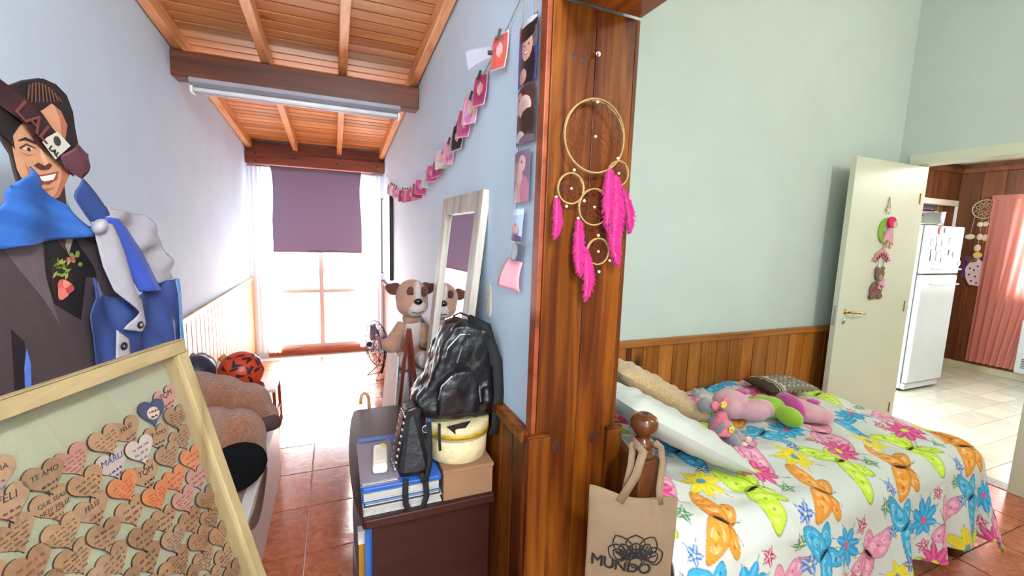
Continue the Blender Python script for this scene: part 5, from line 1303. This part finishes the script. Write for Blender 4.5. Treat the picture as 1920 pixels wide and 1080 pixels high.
so = thing('stool', 'small low stool with a pale top beyond the bench', 'stool', (-.50, 3.6, 0))
M().box(-.60, -.415, 3.45, 3.78, .335, .36).build('seat', whp, so, bevel=.006)
for x in (-.585, -.43):
    for y in (3.47, 3.76): M().bar((x, y, .335), (x+(.01 if x > -.5 else -.01), y, 0), .022, .022, (0, 1, 0)).build('leg', MAT['redwood'], so, bevel=.002)
M().box(-.44, -.42, 3.47, 3.76, .12, .145).build('stretcher', MAT['redwood'], so)
wk = thing('bucket', 'white plastic container on the floor past the bench', 'bucket', (-.41, 3.02, 0))
M().lathe([(.055, 0), (.062, .01), (.070, .24), (.074, .245), (.066, .245), (.058, .012), (0, .012)], 24, (-.42, 3.02, 0)).build('body', whp, wk, smooth=True)
M().lathe([(.074, 0), (.074, .018), (.05, .025), (0, .025)], 24, (-.42, 3.02, .246)).build('lid', whp, wk, smooth=True)

# ------------------------------------------------------------------ cardboard cut-out of a man, with flag and ribbon
SA = Vector((-.64, 1.45, 0)); SH = Vector((math.cos(math.radians(76)), math.sin(math.radians(76)), 0)); SN = Vector((SH.y, -SH.x, 0))
cu = thing('cardboard_cutout', 'life size cardboard cut-out of a smiling man in a dark suit', 'cutout', (SA.x-.05, SA.y-.1, 0))
outline = [(-.126, 1.725), (-.163, 1.787), (-.149, 1.812), (-.115, 1.829), (-.09, 1.842), (-.056, 1.864), (-.015, 1.882), (.02, 1.88), (.048, 1.863), (.063, 1.825), (.065, 1.785), (.071, 1.74), (.066, 1.705), (.04, 1.665), (.022, 1.635), (.028, 1.55), (.10, 1.53), (.16, 1.47), (.19, 1.30), (.20, 1.05), (.19, .85), (.12, .82), (.12, .5), (.12, .06), (.15, .0), (-.05, 0), (-.04, .06), (-.06, .5), (-.075, .74), (-.09, .5), (-.12, .06), (-.11, 0), (-.31, 0), (-.28, .06), (-.27, .5), (-.28, .82), (-.345, .85), (-.36, 1.1), (-.33, 1.35), (-.27, 1.5), (-.15, 1.55), (-.09, 1.60), (-.101, 1.657), (-.105, 1.689)]
M().prism(outline, SA, SH, (0, 0, 1), -SN*.006).build('board', plain('cutout_board', (58, 44, 42), .7), cu)
M().bar(SA-SN*.02+SH*-.09+Vector((0, 0, .95)), SA-SN*.13+SH*-.09, .10, .004, SN).build('strut', plain('strut_board', (190, 170, 140), .8), cu)
def layer(name, poly, c, lift, par=cu, rough=.55, var=.12):
    return M().prism(poly, SA+SN*lift, SH, (0, 0, 1), SN*.0006).build(name, plain('print_'+name, c, rough, var=var, vscale=30), par)
E_ = .0008
layer('jacket', [(-.30, 1.40), (-.265, 1.481), (-.234, 1.512), (-.148, 1.534), (.04, 1.51), (.15, 1.46), (.185, 1.28), (.19, 1.05), (.18, .87), (-.27, .86), (-.335, .9), (-.35, 1.1)], (72, 60, 62), E_)
layer('trousers', [(.115, .85), (.112, .08), (-.045, .08), (-.06, .5), (-.075, .76), (-.095, .5), (-.125, .08), (-.27, .08), (-.265, .5), (-.27, .85)], (48, 36, 36), 2*E_)
layer('shirt', [(-.035, 1.523), (.009, 1.51), (.039, 1.496), (.091, 1.421), (.097, 1.391), (.061, 1.395), (.032, 1.283), (-.041, 1.339), (-.055, 1.407), (-.052, 1.491)], (22, 18, 22), 2*E_)
layer('neck', [(-.066, 1.61), (.02, 1.638), (.021, 1.591), (.026, 1.524), (.004, 1.469), (-.035, 1.523)], (70, 44, 36), 3*E_)
layer('collar', [(.022, 1.60), (.034, 1.56), (.03, 1.50), (.012, 1.46), (.006, 1.48), (.018, 1.53)], (150, 138, 134), 4*E_)
layer('lapel', [(-.154, 1.488), (-.06, 1.488), (-.055, 1.407), (-.042, 1.332), (-.032, 1.283), (-.068, 1.356), (-.124, 1.439)], (98, 84, 88), 2*E_)
layer('sleeve_shadow', [(-.153, 1.30), (-.126, 1.265), (-.138, 1.02), (-.168, 1.02)], (30, 24, 28), 2*E_)
layer('light_gap', [(-.124, 1.246), (-.118, 1.21), (-.126, 1.12), (-.140, 1.12), (-.134, 1.203)], (86, 120, 206), 3*E_)
layer('tie', [(-.04, 1.452), (.017, 1.448), (.017, 1.385), (.003, 1.352), (-.029, 1.337), (-.044, 1.373)], (40, 30, 20), 3*E_)
rr = random.Random(5)
for k in range(14):
    x = rr.uniform(-.034, .010); z = rr.uniform(1.402, 1.445); a_ = rr.uniform(0, 3.1)
    layer('tie_leaf', [(x+.011*math.cos(a_), z+.011*math.sin(a_)), (x+.004*math.cos(a_+1.57), z+.004*math.sin(a_+1.57)), (x-.011*math.cos(a_), z-.011*math.sin(a_)), (x-.004*math.cos(a_+1.57), z-.004*math.sin(a_+1.57))], rr.choice([(120, 150, 60), (170, 150, 70), (90, 110, 40)]), (4+k*.2)*E_)
for k, (x, z, r_) in enumerate(((-.012, 1.375, .022), (-.02, 1.362, .015), (.0, 1.372, .012), (-.01, 1.385, .010))):
    layer('tie_rose', [(x+r_*(1+.15*math.cos(q*5))*math.cos(q*.42), z+r_*(1+.15*math.cos(q*5))*math.sin(q*.42)) for q in range(15)], [(206, 92, 88), (222, 120, 106), (180, 70, 72), (228, 140, 120)][k], (7+k)*E_)
for k in range(8):
    x = rr.uniform(.005, .045); z = rr.uniform(1.43, 1.50); layer('scarf_flower', blob(x, z, .007, .006, 7), rr.choice([(180, 150, 70), (170, 90, 80), (110, 130, 60)]), (4+k*.2)*E_)
skin, skd = (206, 148, 112), (176, 108, 78)
layer('face', [(-.109, 1.74), (-.105, 1.689), (-.101, 1.657), (-.084, 1.621), (-.054, 1.596), (-.024, 1.592), (.001, 1.606), (.02, 1.638), (.039, 1.667), (.065, 1.71), (.045, 1.721), (.032, 1.749), (.043, 1.787), (.028, 1.818), (.003, 1.831), (-.041, 1.804), (-.08, 1.77)], skin, 5*E_, var=.06)
layer('cheek_shade', [(.036, 1.665), (.02, 1.638), (.001, 1.608), (-.024, 1.594), (-.005, 1.618), (.010, 1.650), (.016, 1.70), (.026, 1.745), (.032, 1.749), (.045, 1.721), (.062, 1.71)], skd, 6*E_)
layer('forehead_shade', [(.043, 1.787), (.028, 1.818), (.012, 1.826), (.022, 1.80), (.024, 1.755), (.032, 1.749)], skd, 6*E_)
layer('hair', [(-.126, 1.725), (-.163, 1.787), (-.149, 1.812), (-.115, 1.829), (-.09, 1.842), (-.056, 1.864), (-.015, 1.882), (.02, 1.88), (.048, 1.863), (.063, 1.825), (.065, 1.785), (.071, 1.74), (.065, 1.71), (.045, 1.721), (.032, 1.749), (.043, 1.787), (.028, 1.818), (.003, 1.831), (-.019, 1.812), (-.043, 1.794), (-.066, 1.777), (-.088, 1.755), (-.105, 1.73), (-.103, 1.701), (-.116, 1.719)], (34, 24, 24), 7*E_, cu, .5, .3)
for k in range(10):
    x = -.055+.008*k; layer('hair_streak', [(x, 1.868-.0008*abs(k-4)**2), (x+.004, 1.870-.0008*abs(k-4)**2), (x-.006+.002*k, 1.815+.003*k), (x-.008+.002*k, 1.813+.003*k)], (112, 76, 58), (9+.2*k)*E_)
layer('eye_white', [(-.086, 1.706), (-.073, 1.713), (-.058, 1.711), (-.073, 1.704)], (214, 200, 190), 7*E_)
layer('iris', blob(-.071, 1.708, .0045, .004, 9), (48, 38, 34), 8*E_)
layer('upper_lid', [(-.092, 1.704), (-.075, 1.717), (-.054, 1.712), (-.054, 1.7145), (-.075, 1.7205), (-.093, 1.708)], (96, 54, 40), 8*E_)
layer('eye_bag', [(-.088, 1.697), (-.072, 1.692), (-.054, 1.700), (-.072, 1.695)], skd, 7*E_)
layer('brow', [(-.096, 1.722), (-.076, 1.734), (-.05, 1.727), (-.052, 1.7225), (-.076, 1.727)], (56, 36, 30), 8*E_)
layer('nose_shade', [(-.062, 1.672), (-.05, 1.681), (-.035, 1.675), (-.022, 1.684), (-.014, 1.680), (-.024, 1.669), (-.046, 1.664)], (96, 48, 36), 8*E_)
layer('nose_side', [(-.040, 1.72), (-.030, 1.70), (-.022, 1.684), (-.033, 1.676), (-.040, 1.69)], (222, 170, 134), 7*E_)
layer('smile_fold', [(-.083, 1.675), (-.072, 1.66), (-.074, 1.64), (-.078, 1.655)], skd, 7*E_)
layer('lips', [(-.073, 1.646), (-.05, 1.652), (-.03, 1.657), (.002, 1.668), (-.004, 1.648), (-.03, 1.632), (-.057, 1.632)], (150, 70, 62), 8*E_)
layer('teeth', [(-.063, 1.645), (-.035, 1.652), (-.006, 1.661), (-.016, 1.645), (-.04, 1.638)], (238, 232, 222), 9*E_)
layer('chin_shade', [(-.06, 1.618), (-.035, 1.622), (-.012, 1.626), (-.035, 1.614)], skd, 7*E_)

def inside(p, poly):
    x, y = p; r_ = False; n = len(poly)
    for i in range(n):
        x1, y1 = poly[i]; x2, y2 = poly[(i+1) % n]
        if (y1 > y) != (y2 > y) and x < (x2-x1)*(y-y1)/(y2-y1)+x1: r_ = not r_
    return r_
def cloth_poly(name, poly, lift, fold, mat, par, sp=.008):
    n = len(poly); V_ = []
    for i in range(n):
        p, q = Vector(poly[i]), Vector(poly[(i+1) % n]); k = max(1, int((q-p).length/sp))
        for j in range(k): V_.append(p.lerp(q, j/k))
    nb = len(V_); E2 = [(i, (i+1) % nb) for i in range(nb)]
    x0, x1 = min(p[0] for p in poly), max(p[0] for p in poly); z0, z1 = min(p[1] for p in poly), max(p[1] for p in poly)
    gx = x0; r_ = random.Random(3)
    while gx < x1:
        gz = z0
        while gz < z1:
            p = (gx+r_.uniform(-.2, .2)*sp, gz+r_.uniform(-.2, .2)*sp)
            if inside(p, poly) and min((Vector(p)-b).length for b in V_[:nb]) > sp*.5: V_.append(Vector(p))
            gz += sp
        gx += sp
    vs, _, fs, *_r = delaunay_2d_cdt(V_, E2, [], 1, 1e-5)
    m = M(); m.add([SA + SH*v[0] + Vector((0, 0, v[1])) + SN*(lift+fold(v[0], v[1])) for v in vs], [tuple(f) for f in fs])
    return m.build(name, mat, par, smooth=True, solid=.0025, offset=1)
fg = thing('flag', 'blue and white flag knotted round the cut-out neck', 'flag', (-.6, 1.5, 1.1))
fb = plain('flag_blue', (46, 96, 172), .55, var=.12, vscale=9, bmp=.3, bscale=90); fnv = plain('flag_deep_blue', (50, 70, 128), .6, var=.12, vscale=9, bmp=.3, bscale=90); fg_ = plain('flag_white', (166, 162, 170), .65, var=.08, vscale=9, bmp=.3, bscale=90)
cloth_poly('collar_drape', [(-.30, 1.45), (-.234, 1.512), (-.189, 1.556), (-.138, 1.621), (-.104, 1.666), (-.078, 1.622), (.002, 1.583), (.05, 1.524), (.04, 1.506), (-.079, 1.492), (-.153, 1.487), (-.238, 1.470)], .026, lambda x, z: .010*math.sin((z-1.5)*70+x*22)+.008*math.sin(x*40), fb, fg)
cloth_poly('shoulder_drape', [(.041, 1.658), (.095, 1.618), (.115, 1.59), (.156, 1.582), (.113, 1.539), (.068, 1.531), (.047, 1.565), (.032, 1.606)], .020, lambda x, z: .008*math.sin(x*70+z*60), fnv, fg)
cloth_poly('white_band', [(.115, 1.59), (.156, 1.582), (.29, 1.57), (.357, 1.49), (.416, 1.354), (.286, 1.350), (.238, 1.459), (.18, 1.524), (.113, 1.539)], .018, lambda x, z: .010*math.sin(x*30-z*38)+.004*math.sin(z*90), fg_, fg)
cloth_poly('lower_band', [(.286, 1.352), (.416, 1.354), (.432, 1.279), (.443, 1.119), (.45, .95), (.12, .95), (.060, 1.111), (.042, 1.222), (.035, 1.282), (.055, 1.337), (.044, 1.397), (.128, 1.33), (.211, 1.32)], .018, lambda x, z: .010*math.sin(x*34-z*9)+.004*math.sin(x*80+z*30), fnv, fg)
cloth_poly('pale_edge', [(.395, 1.352), (.416, 1.354), (.432, 1.279), (.443, 1.119), (.45, .96), (.428, .96), (.420, 1.119), (.412, 1.25)], .026, lambda x, z: .006*math.sin(x*34-z*9), plain('flag_light_blue', (96, 150, 214), .6), fg)
cloth_poly('blue_tail', [(.089, 1.56), (.134, 1.554), (.18, 1.524), (.238, 1.459), (.313, 1.327), (.214, 1.335), (.15, 1.432), (.092, 1.509)], .036, lambda x, z: .010*math.sin(x*45+z*30), plain('flag_mid_blue', (60, 88, 184), .6, var=.12), fg)
cloth_poly('white_tail', [(.045, 1.545), (.087, 1.541), (.151, 1.448), (.161, 1.353), (.21, 1.31), (.212, 1.263), (.174, 1.218), (.128, 1.236), (.168, 1.279), (.102, 1.353), (.073, 1.423)], .046, lambda x, z: .010*math.sin(x*60+z*18), fg_, fg)
cloth_poly('hem_strip', [(.098, 1.240), (.134, 1.203), (.134, 1.150), (.088, 1.155)], .040, lambda x, z: .004*math.sin(x*60), fg_, fg)
M().ell(SA+SN*.050+SH*.055+Vector((0, 0, 1.533)), (.016, .026, .022), (0, .5, .4)).build('knot', fg_, fg, smooth=True)
for x, z in ((.168, 1.240), (.110, 1.190)):
    c0 = SA+SN*(.0560 if x > .15 else .047)+SH*x+Vector((0, 0, z)); m = M(); m.ring(c0, SH, (0, 0, 1), .0085, .0035, 20); m.build('eyelet', plain('dark_eyelet', (52, 40, 36), .4, metal=.6), fg, smooth=True)
rb = thing('ribbon', 'dark maroon ribbon with a printed badge tied over the cut-out face', 'ribbon', (-.66, 1.42, 1.7))
cloth_poly('band', [(-.135, 1.845), (-.091, 1.833), (-.079, 1.827), (-.007, 1.769), (.031, 1.736), (.076, 1.72), (.041, 1.66), (-.002, 1.681), (-.053, 1.725), (-.092, 1.767), (-.14, 1.795)], .014, lambda x, z: .004*math.sin((x-z)*40), plain('maroon_ribbon', (58, 28, 30), .6, var=.2), rb, .010)
rd = Vector((.11, -.091)).normalized()
def rpt(x, z, l): return SA + SH*x + Vector((0, 0, z)) + SN*l
ri = plain('ribbon_letter', (112, 58, 56), .6)
text('LAL', .058, ri, rb, rpt(-.118, 1.785, .024), SH*rd.x+Vector((0, 0, rd.y)), SH*-rd.y+Vector((0, 0, rd.x)), .0004, 'ribbon_print')
M().prism([(-.054, 1.728), (-.041, 1.741), (-.011, 1.761), (.023, 1.734), (-.024, 1.693)], SA+SN*.022, SH, (0, 0, 1), SN*.001).build('badge', plain('badge_white', (206, 202, 190), .5), rb)
text('LALI', .0175, MAT['black'], rb, rpt(-.042, 1.716, .0245), SH*rd.x+Vector((0, 0, rd.y)), SH*-rd.y+Vector((0, 0, rd.x)), .0003, 'badge_print', bold=.0006)
layer('badge_figure', blob(-.016, 1.738, .010, .012, 9), (60, 56, 54), .0238, rb)
cloth_poly('ribbon_end', [(-.006, 1.703), (.031, 1.740), (.080, 1.722), (.045, 1.655), (.005, 1.677)], .026, lambda x, z: .008*math.sin(x*60+z*40), plain('maroon_ribbon_end', (92, 48, 56), .6, var=.25, vscale=30), rb, .008)

# ------------------------------------------------------------------ heart shadow box in the foreground
KS = 1.35
P0 = Vector((-.271, .972, 1.330)); az_ = math.radians(21.0); th_ = math.radians(15.5)
HE = Vector((math.sin(az_), math.cos(az_), 0)); hn_ = Vector((math.cos(az_), -math.sin(az_), 0))
HW = Vector((0, 0, -1))*math.cos(th_) + hn_*math.sin(th_); HNr = hn_*math.cos(th_) + Vector((0, 0, 1))*math.sin(th_)
hf = thing('shadow_box', 'wooden shadow box filled with handwritten wooden hearts', 'frame', tuple(P0 + HW*.62 - HE*.25))
FW, FH, BW, FD = .54, .62, .024, .030
def hp(e, w, n=0.0): return P0 + HE*e + HW*w + HNr*n
def hbar(e0, e1, w0, w1, n0, n1, name, mat, bv=.0015):
    m = M(); m.add([hp(e, w, n) for n in (n0, n1) for (e, w) in ((e0, w0), (e1, w0), (e1, w1), (e0, w1))], [(0,3,2,1),(4,5,6,7),(0,1,5,4),(1,2,6,5),(2,3,7,6),(3,0,4,7)])
    return m.build(name, mat, hf, bevel=bv)
hbar(-FW, 0, 0, BW, -FD, .004, 'frame_bar', MAT['framewood']); hbar(-FW, 0, FH-BW, FH, -FD, .004, 'frame_bar', MAT['framewood'])
fwd = wood('pale_frame_wood_upright', (118, 98, 64), (146, 126, 88), (162, 142, 104), 2, 1.4, .5, var=.06)
hbar(-BW, 0, BW+.0005, FH-BW-.0005, -FD, .004, 'frame_bar', fwd); hbar(-FW, -FW+BW, BW+.0005, FH-BW-.0005, -FD, .004, 'frame_bar', fwd)
hbar(-FW, 0, -.0022, 0, -FD, .006, 'frame_lip', MAT['framewood'], .001)
hbar(-FW+.01, -.01, .01, FH-.01, -FD-.003, -FD+.002, 'backing', plain('linen_backing', (140, 139, 116), .85, var=.05, vscale=8, bmp=.2, bscale=200), 0)
hbar(-FW+BW-.004, -BW+.004, BW-.004, FH-BW+.004, -.006, -.004, 'glazing', MAT['glass'], 0)
hpts = []
for k in range(40):
    q = 2*math.pi*k/40; x = 16*math.sin(q)**3; y = 13*math.cos(q)-5*math.cos(2*q)-2*math.cos(3*q)-math.cos(4*q)
    hpts.append((x/32, (y+2.4)/32))
hcols = [(128, 96, 68), (134, 102, 73), (121, 91, 64), (137, 107, 80)]
hmats = [wood('heart_ply_%d' % k, tuple(int(v*.85) for v in c), c, tuple(min(255, int(v*1.1)) for v in c), 0, 2, .7, var=.05) for k, c in enumerate(hcols)]
hspec = {'orange': plain('heart_orange', (164, 100, 60), .7, var=.15, vscale=60), 'rose': plain('heart_rose', (152, 108, 94), .7, var=.1), 'navy': plain('heart_navy', (44, 50, 82), .6), 'grey': plain('heart_grey', (160, 144, 134), .7)}
edgem = plain('laser_cut_edge', (50, 30, 18), .8)
inks = [plain('ink_black', (36, 26, 22), .7), plain('ink_brown', (110, 52, 34), .7), plain('ink_blue', (44, 62, 110), .7), plain('ink_red', (160, 54, 34), .7)]
HS = .0515
def heart_at(e, w, rot, mat, lift):
    c_, s_ = math.cos(rot), math.sin(rot); o_ = hp(e, w, -FD+.002+lift)
    ax = HE*c_ + HW*-s_; bx2 = -(HW*c_) - HE*s_
    m = M(); m.prism([(x*HS, y*HS) for x, y in hpts], o_, ax, bx2, HNr*.003)
    ob = m.build('heart', mat, hf)
    ob.data.materials.append(edgem)
    for p in ob.data.polygons:
        if len(p.vertices) == 4: p.material_index = 1
    return ob, o_ + HNr*.0032, ax, bx2
scribs = {}
def scribble(par, o_, ax, bx2, ink_, seed, lines, big):
    rn = random.Random(seed); m = M()
    for L in range(lines):
        y = HS*(.24-.56*(L+.5)/lines); half = HS*(.36 if y > 0 else max(.08, .36*(1-abs(y)/(HS*.55))))
        x = -half*rn.uniform(.75, 1)
        while x < half*.85:
            wl = min(HS*rn.uniform(.08, .22), half-x); n_ = max(4, int(wl/(HS*.018))); pts = []
            hgt = HS*(.30/lines)*rn.uniform(.7, 1.1)
            for k in range(n_):
                pts.append(o_ + ax*(x+wl*k/n_) + bx2*(y + hgt*.5*(1 if k % 2 else -1)*rn.uniform(.5, 1) + (x*.06)))
            m.tube(pts, .00042 if not big else .0006, 3)
            x += wl+HS*.05
    ob = m.build('handwriting', ink_, par); return ob
tops = [.070, .0804, .085, .0831, .0854, .0875, .0643, .055, .060, .072]
named = {(5, 0): ['TE AMO'], (5, 1): ['QUE SEAS', 'MUY FELIZ'], (3, 1): ['MARU'], (6, 1): ['FELI'], (6, 0): ['FELICIA'], (1, 1): ['TE AMO'], (2, 0): ['FELIZ'], (4, 2): ['FELIZ'], (2, 2): ['TQM'], (0, 0): ['TQM']}
hk = 0
for k, tp in enumerate(tops):
    e = (-.0318-.0335*k)*KS
    if e - HS*.5 < -FW+BW: continue
    for r_ in range(15):
        w = (tp + .0305*r_)*KS
        if w > FH-BW-.03: break
        hk += 1
        rn = random.Random(k*31+r_); rot = rn.uniform(-.16, .16)
        mt_ = rn.choice(hmats)
        if (k, r_) == (1, 0): mt_ = hspec['navy']
        elif (k, r_) in ((2, 3), (1, 3), (0, 3), (3, 2), (3, 7)): mt_ = hspec['orange']
        elif (k, r_) in ((3, 1), (2, 1)): mt_ = hspec['grey']
        elif (k, r_) in ((0, 0), (4, 0), (0, 4), (1, 4)): mt_ = hspec['rose']
        jitter = rn.uniform(-.003, .003)
        ob, o_, ax, bx2 = heart_at(e+jitter, w+rn.uniform(-.003, .003), rot, mt_, .0036 if (k+r_) % 2 else 0.0)
        ik = inks[0] if rn.random() < .62 else rn.choice(inks[1:3])
        if mt_ is hspec['orange']: ik = inks[3]
        if mt_ is hspec['rose']: ik = inks[1]
        if (k, r_) == (1, 0):
            M().prism(blob(0, 0, HS*.24, HS*.21, 16), o_, ax, bx2, HNr*.0006).build('portrait_oval', plain('oval_wood', (176, 150, 136), .7), ob)
            scribble(ob, o_+HNr*.001, ax*.6, bx2*.6, inks[0], 4, 2, False)
        elif (k, r_) in named:
            ls = named[(k, r_)]
            for q, s_ in enumerate(ls):
                ob2 = text(s_, HS*(.26 if len(s_) < 5 else .19 if len(s_) < 8 else .16), inks[0] if (k, r_) != (3, 1) else inks[2], ob, o_ + ax*0 + bx2*HS*(.10-.22*q), ax, bx2, .0002, 'handwriting', shear=.2, align='CENTER')
            scribble(ob, o_ - bx2*HS*.20, ax*.6, bx2*.5, ik, k*7+r_, 2, True)
        else:
            scribble(ob, o_, ax, bx2, ik, k*100+r_, rn.choice([3, 4, 5, 6]), False)
sd_ = thing('side_table', 'plain dark side table under the shadow box', 'table', (-.33, .62, 0))
zt = (P0 + HW*.62 - HNr*FD).z - .002
M().box(-.62, -.10, .30, .98, zt-.03, zt).build('top', MAT['desk'], sd_, bevel=.003)
for x in (-.60, -.13):
    for y in (.33, .95): M().box(x-.018, x+.018, y-.018, y+.018, 0, zt-.03).build('leg', MAT['desk'], sd_, bevel=.003)
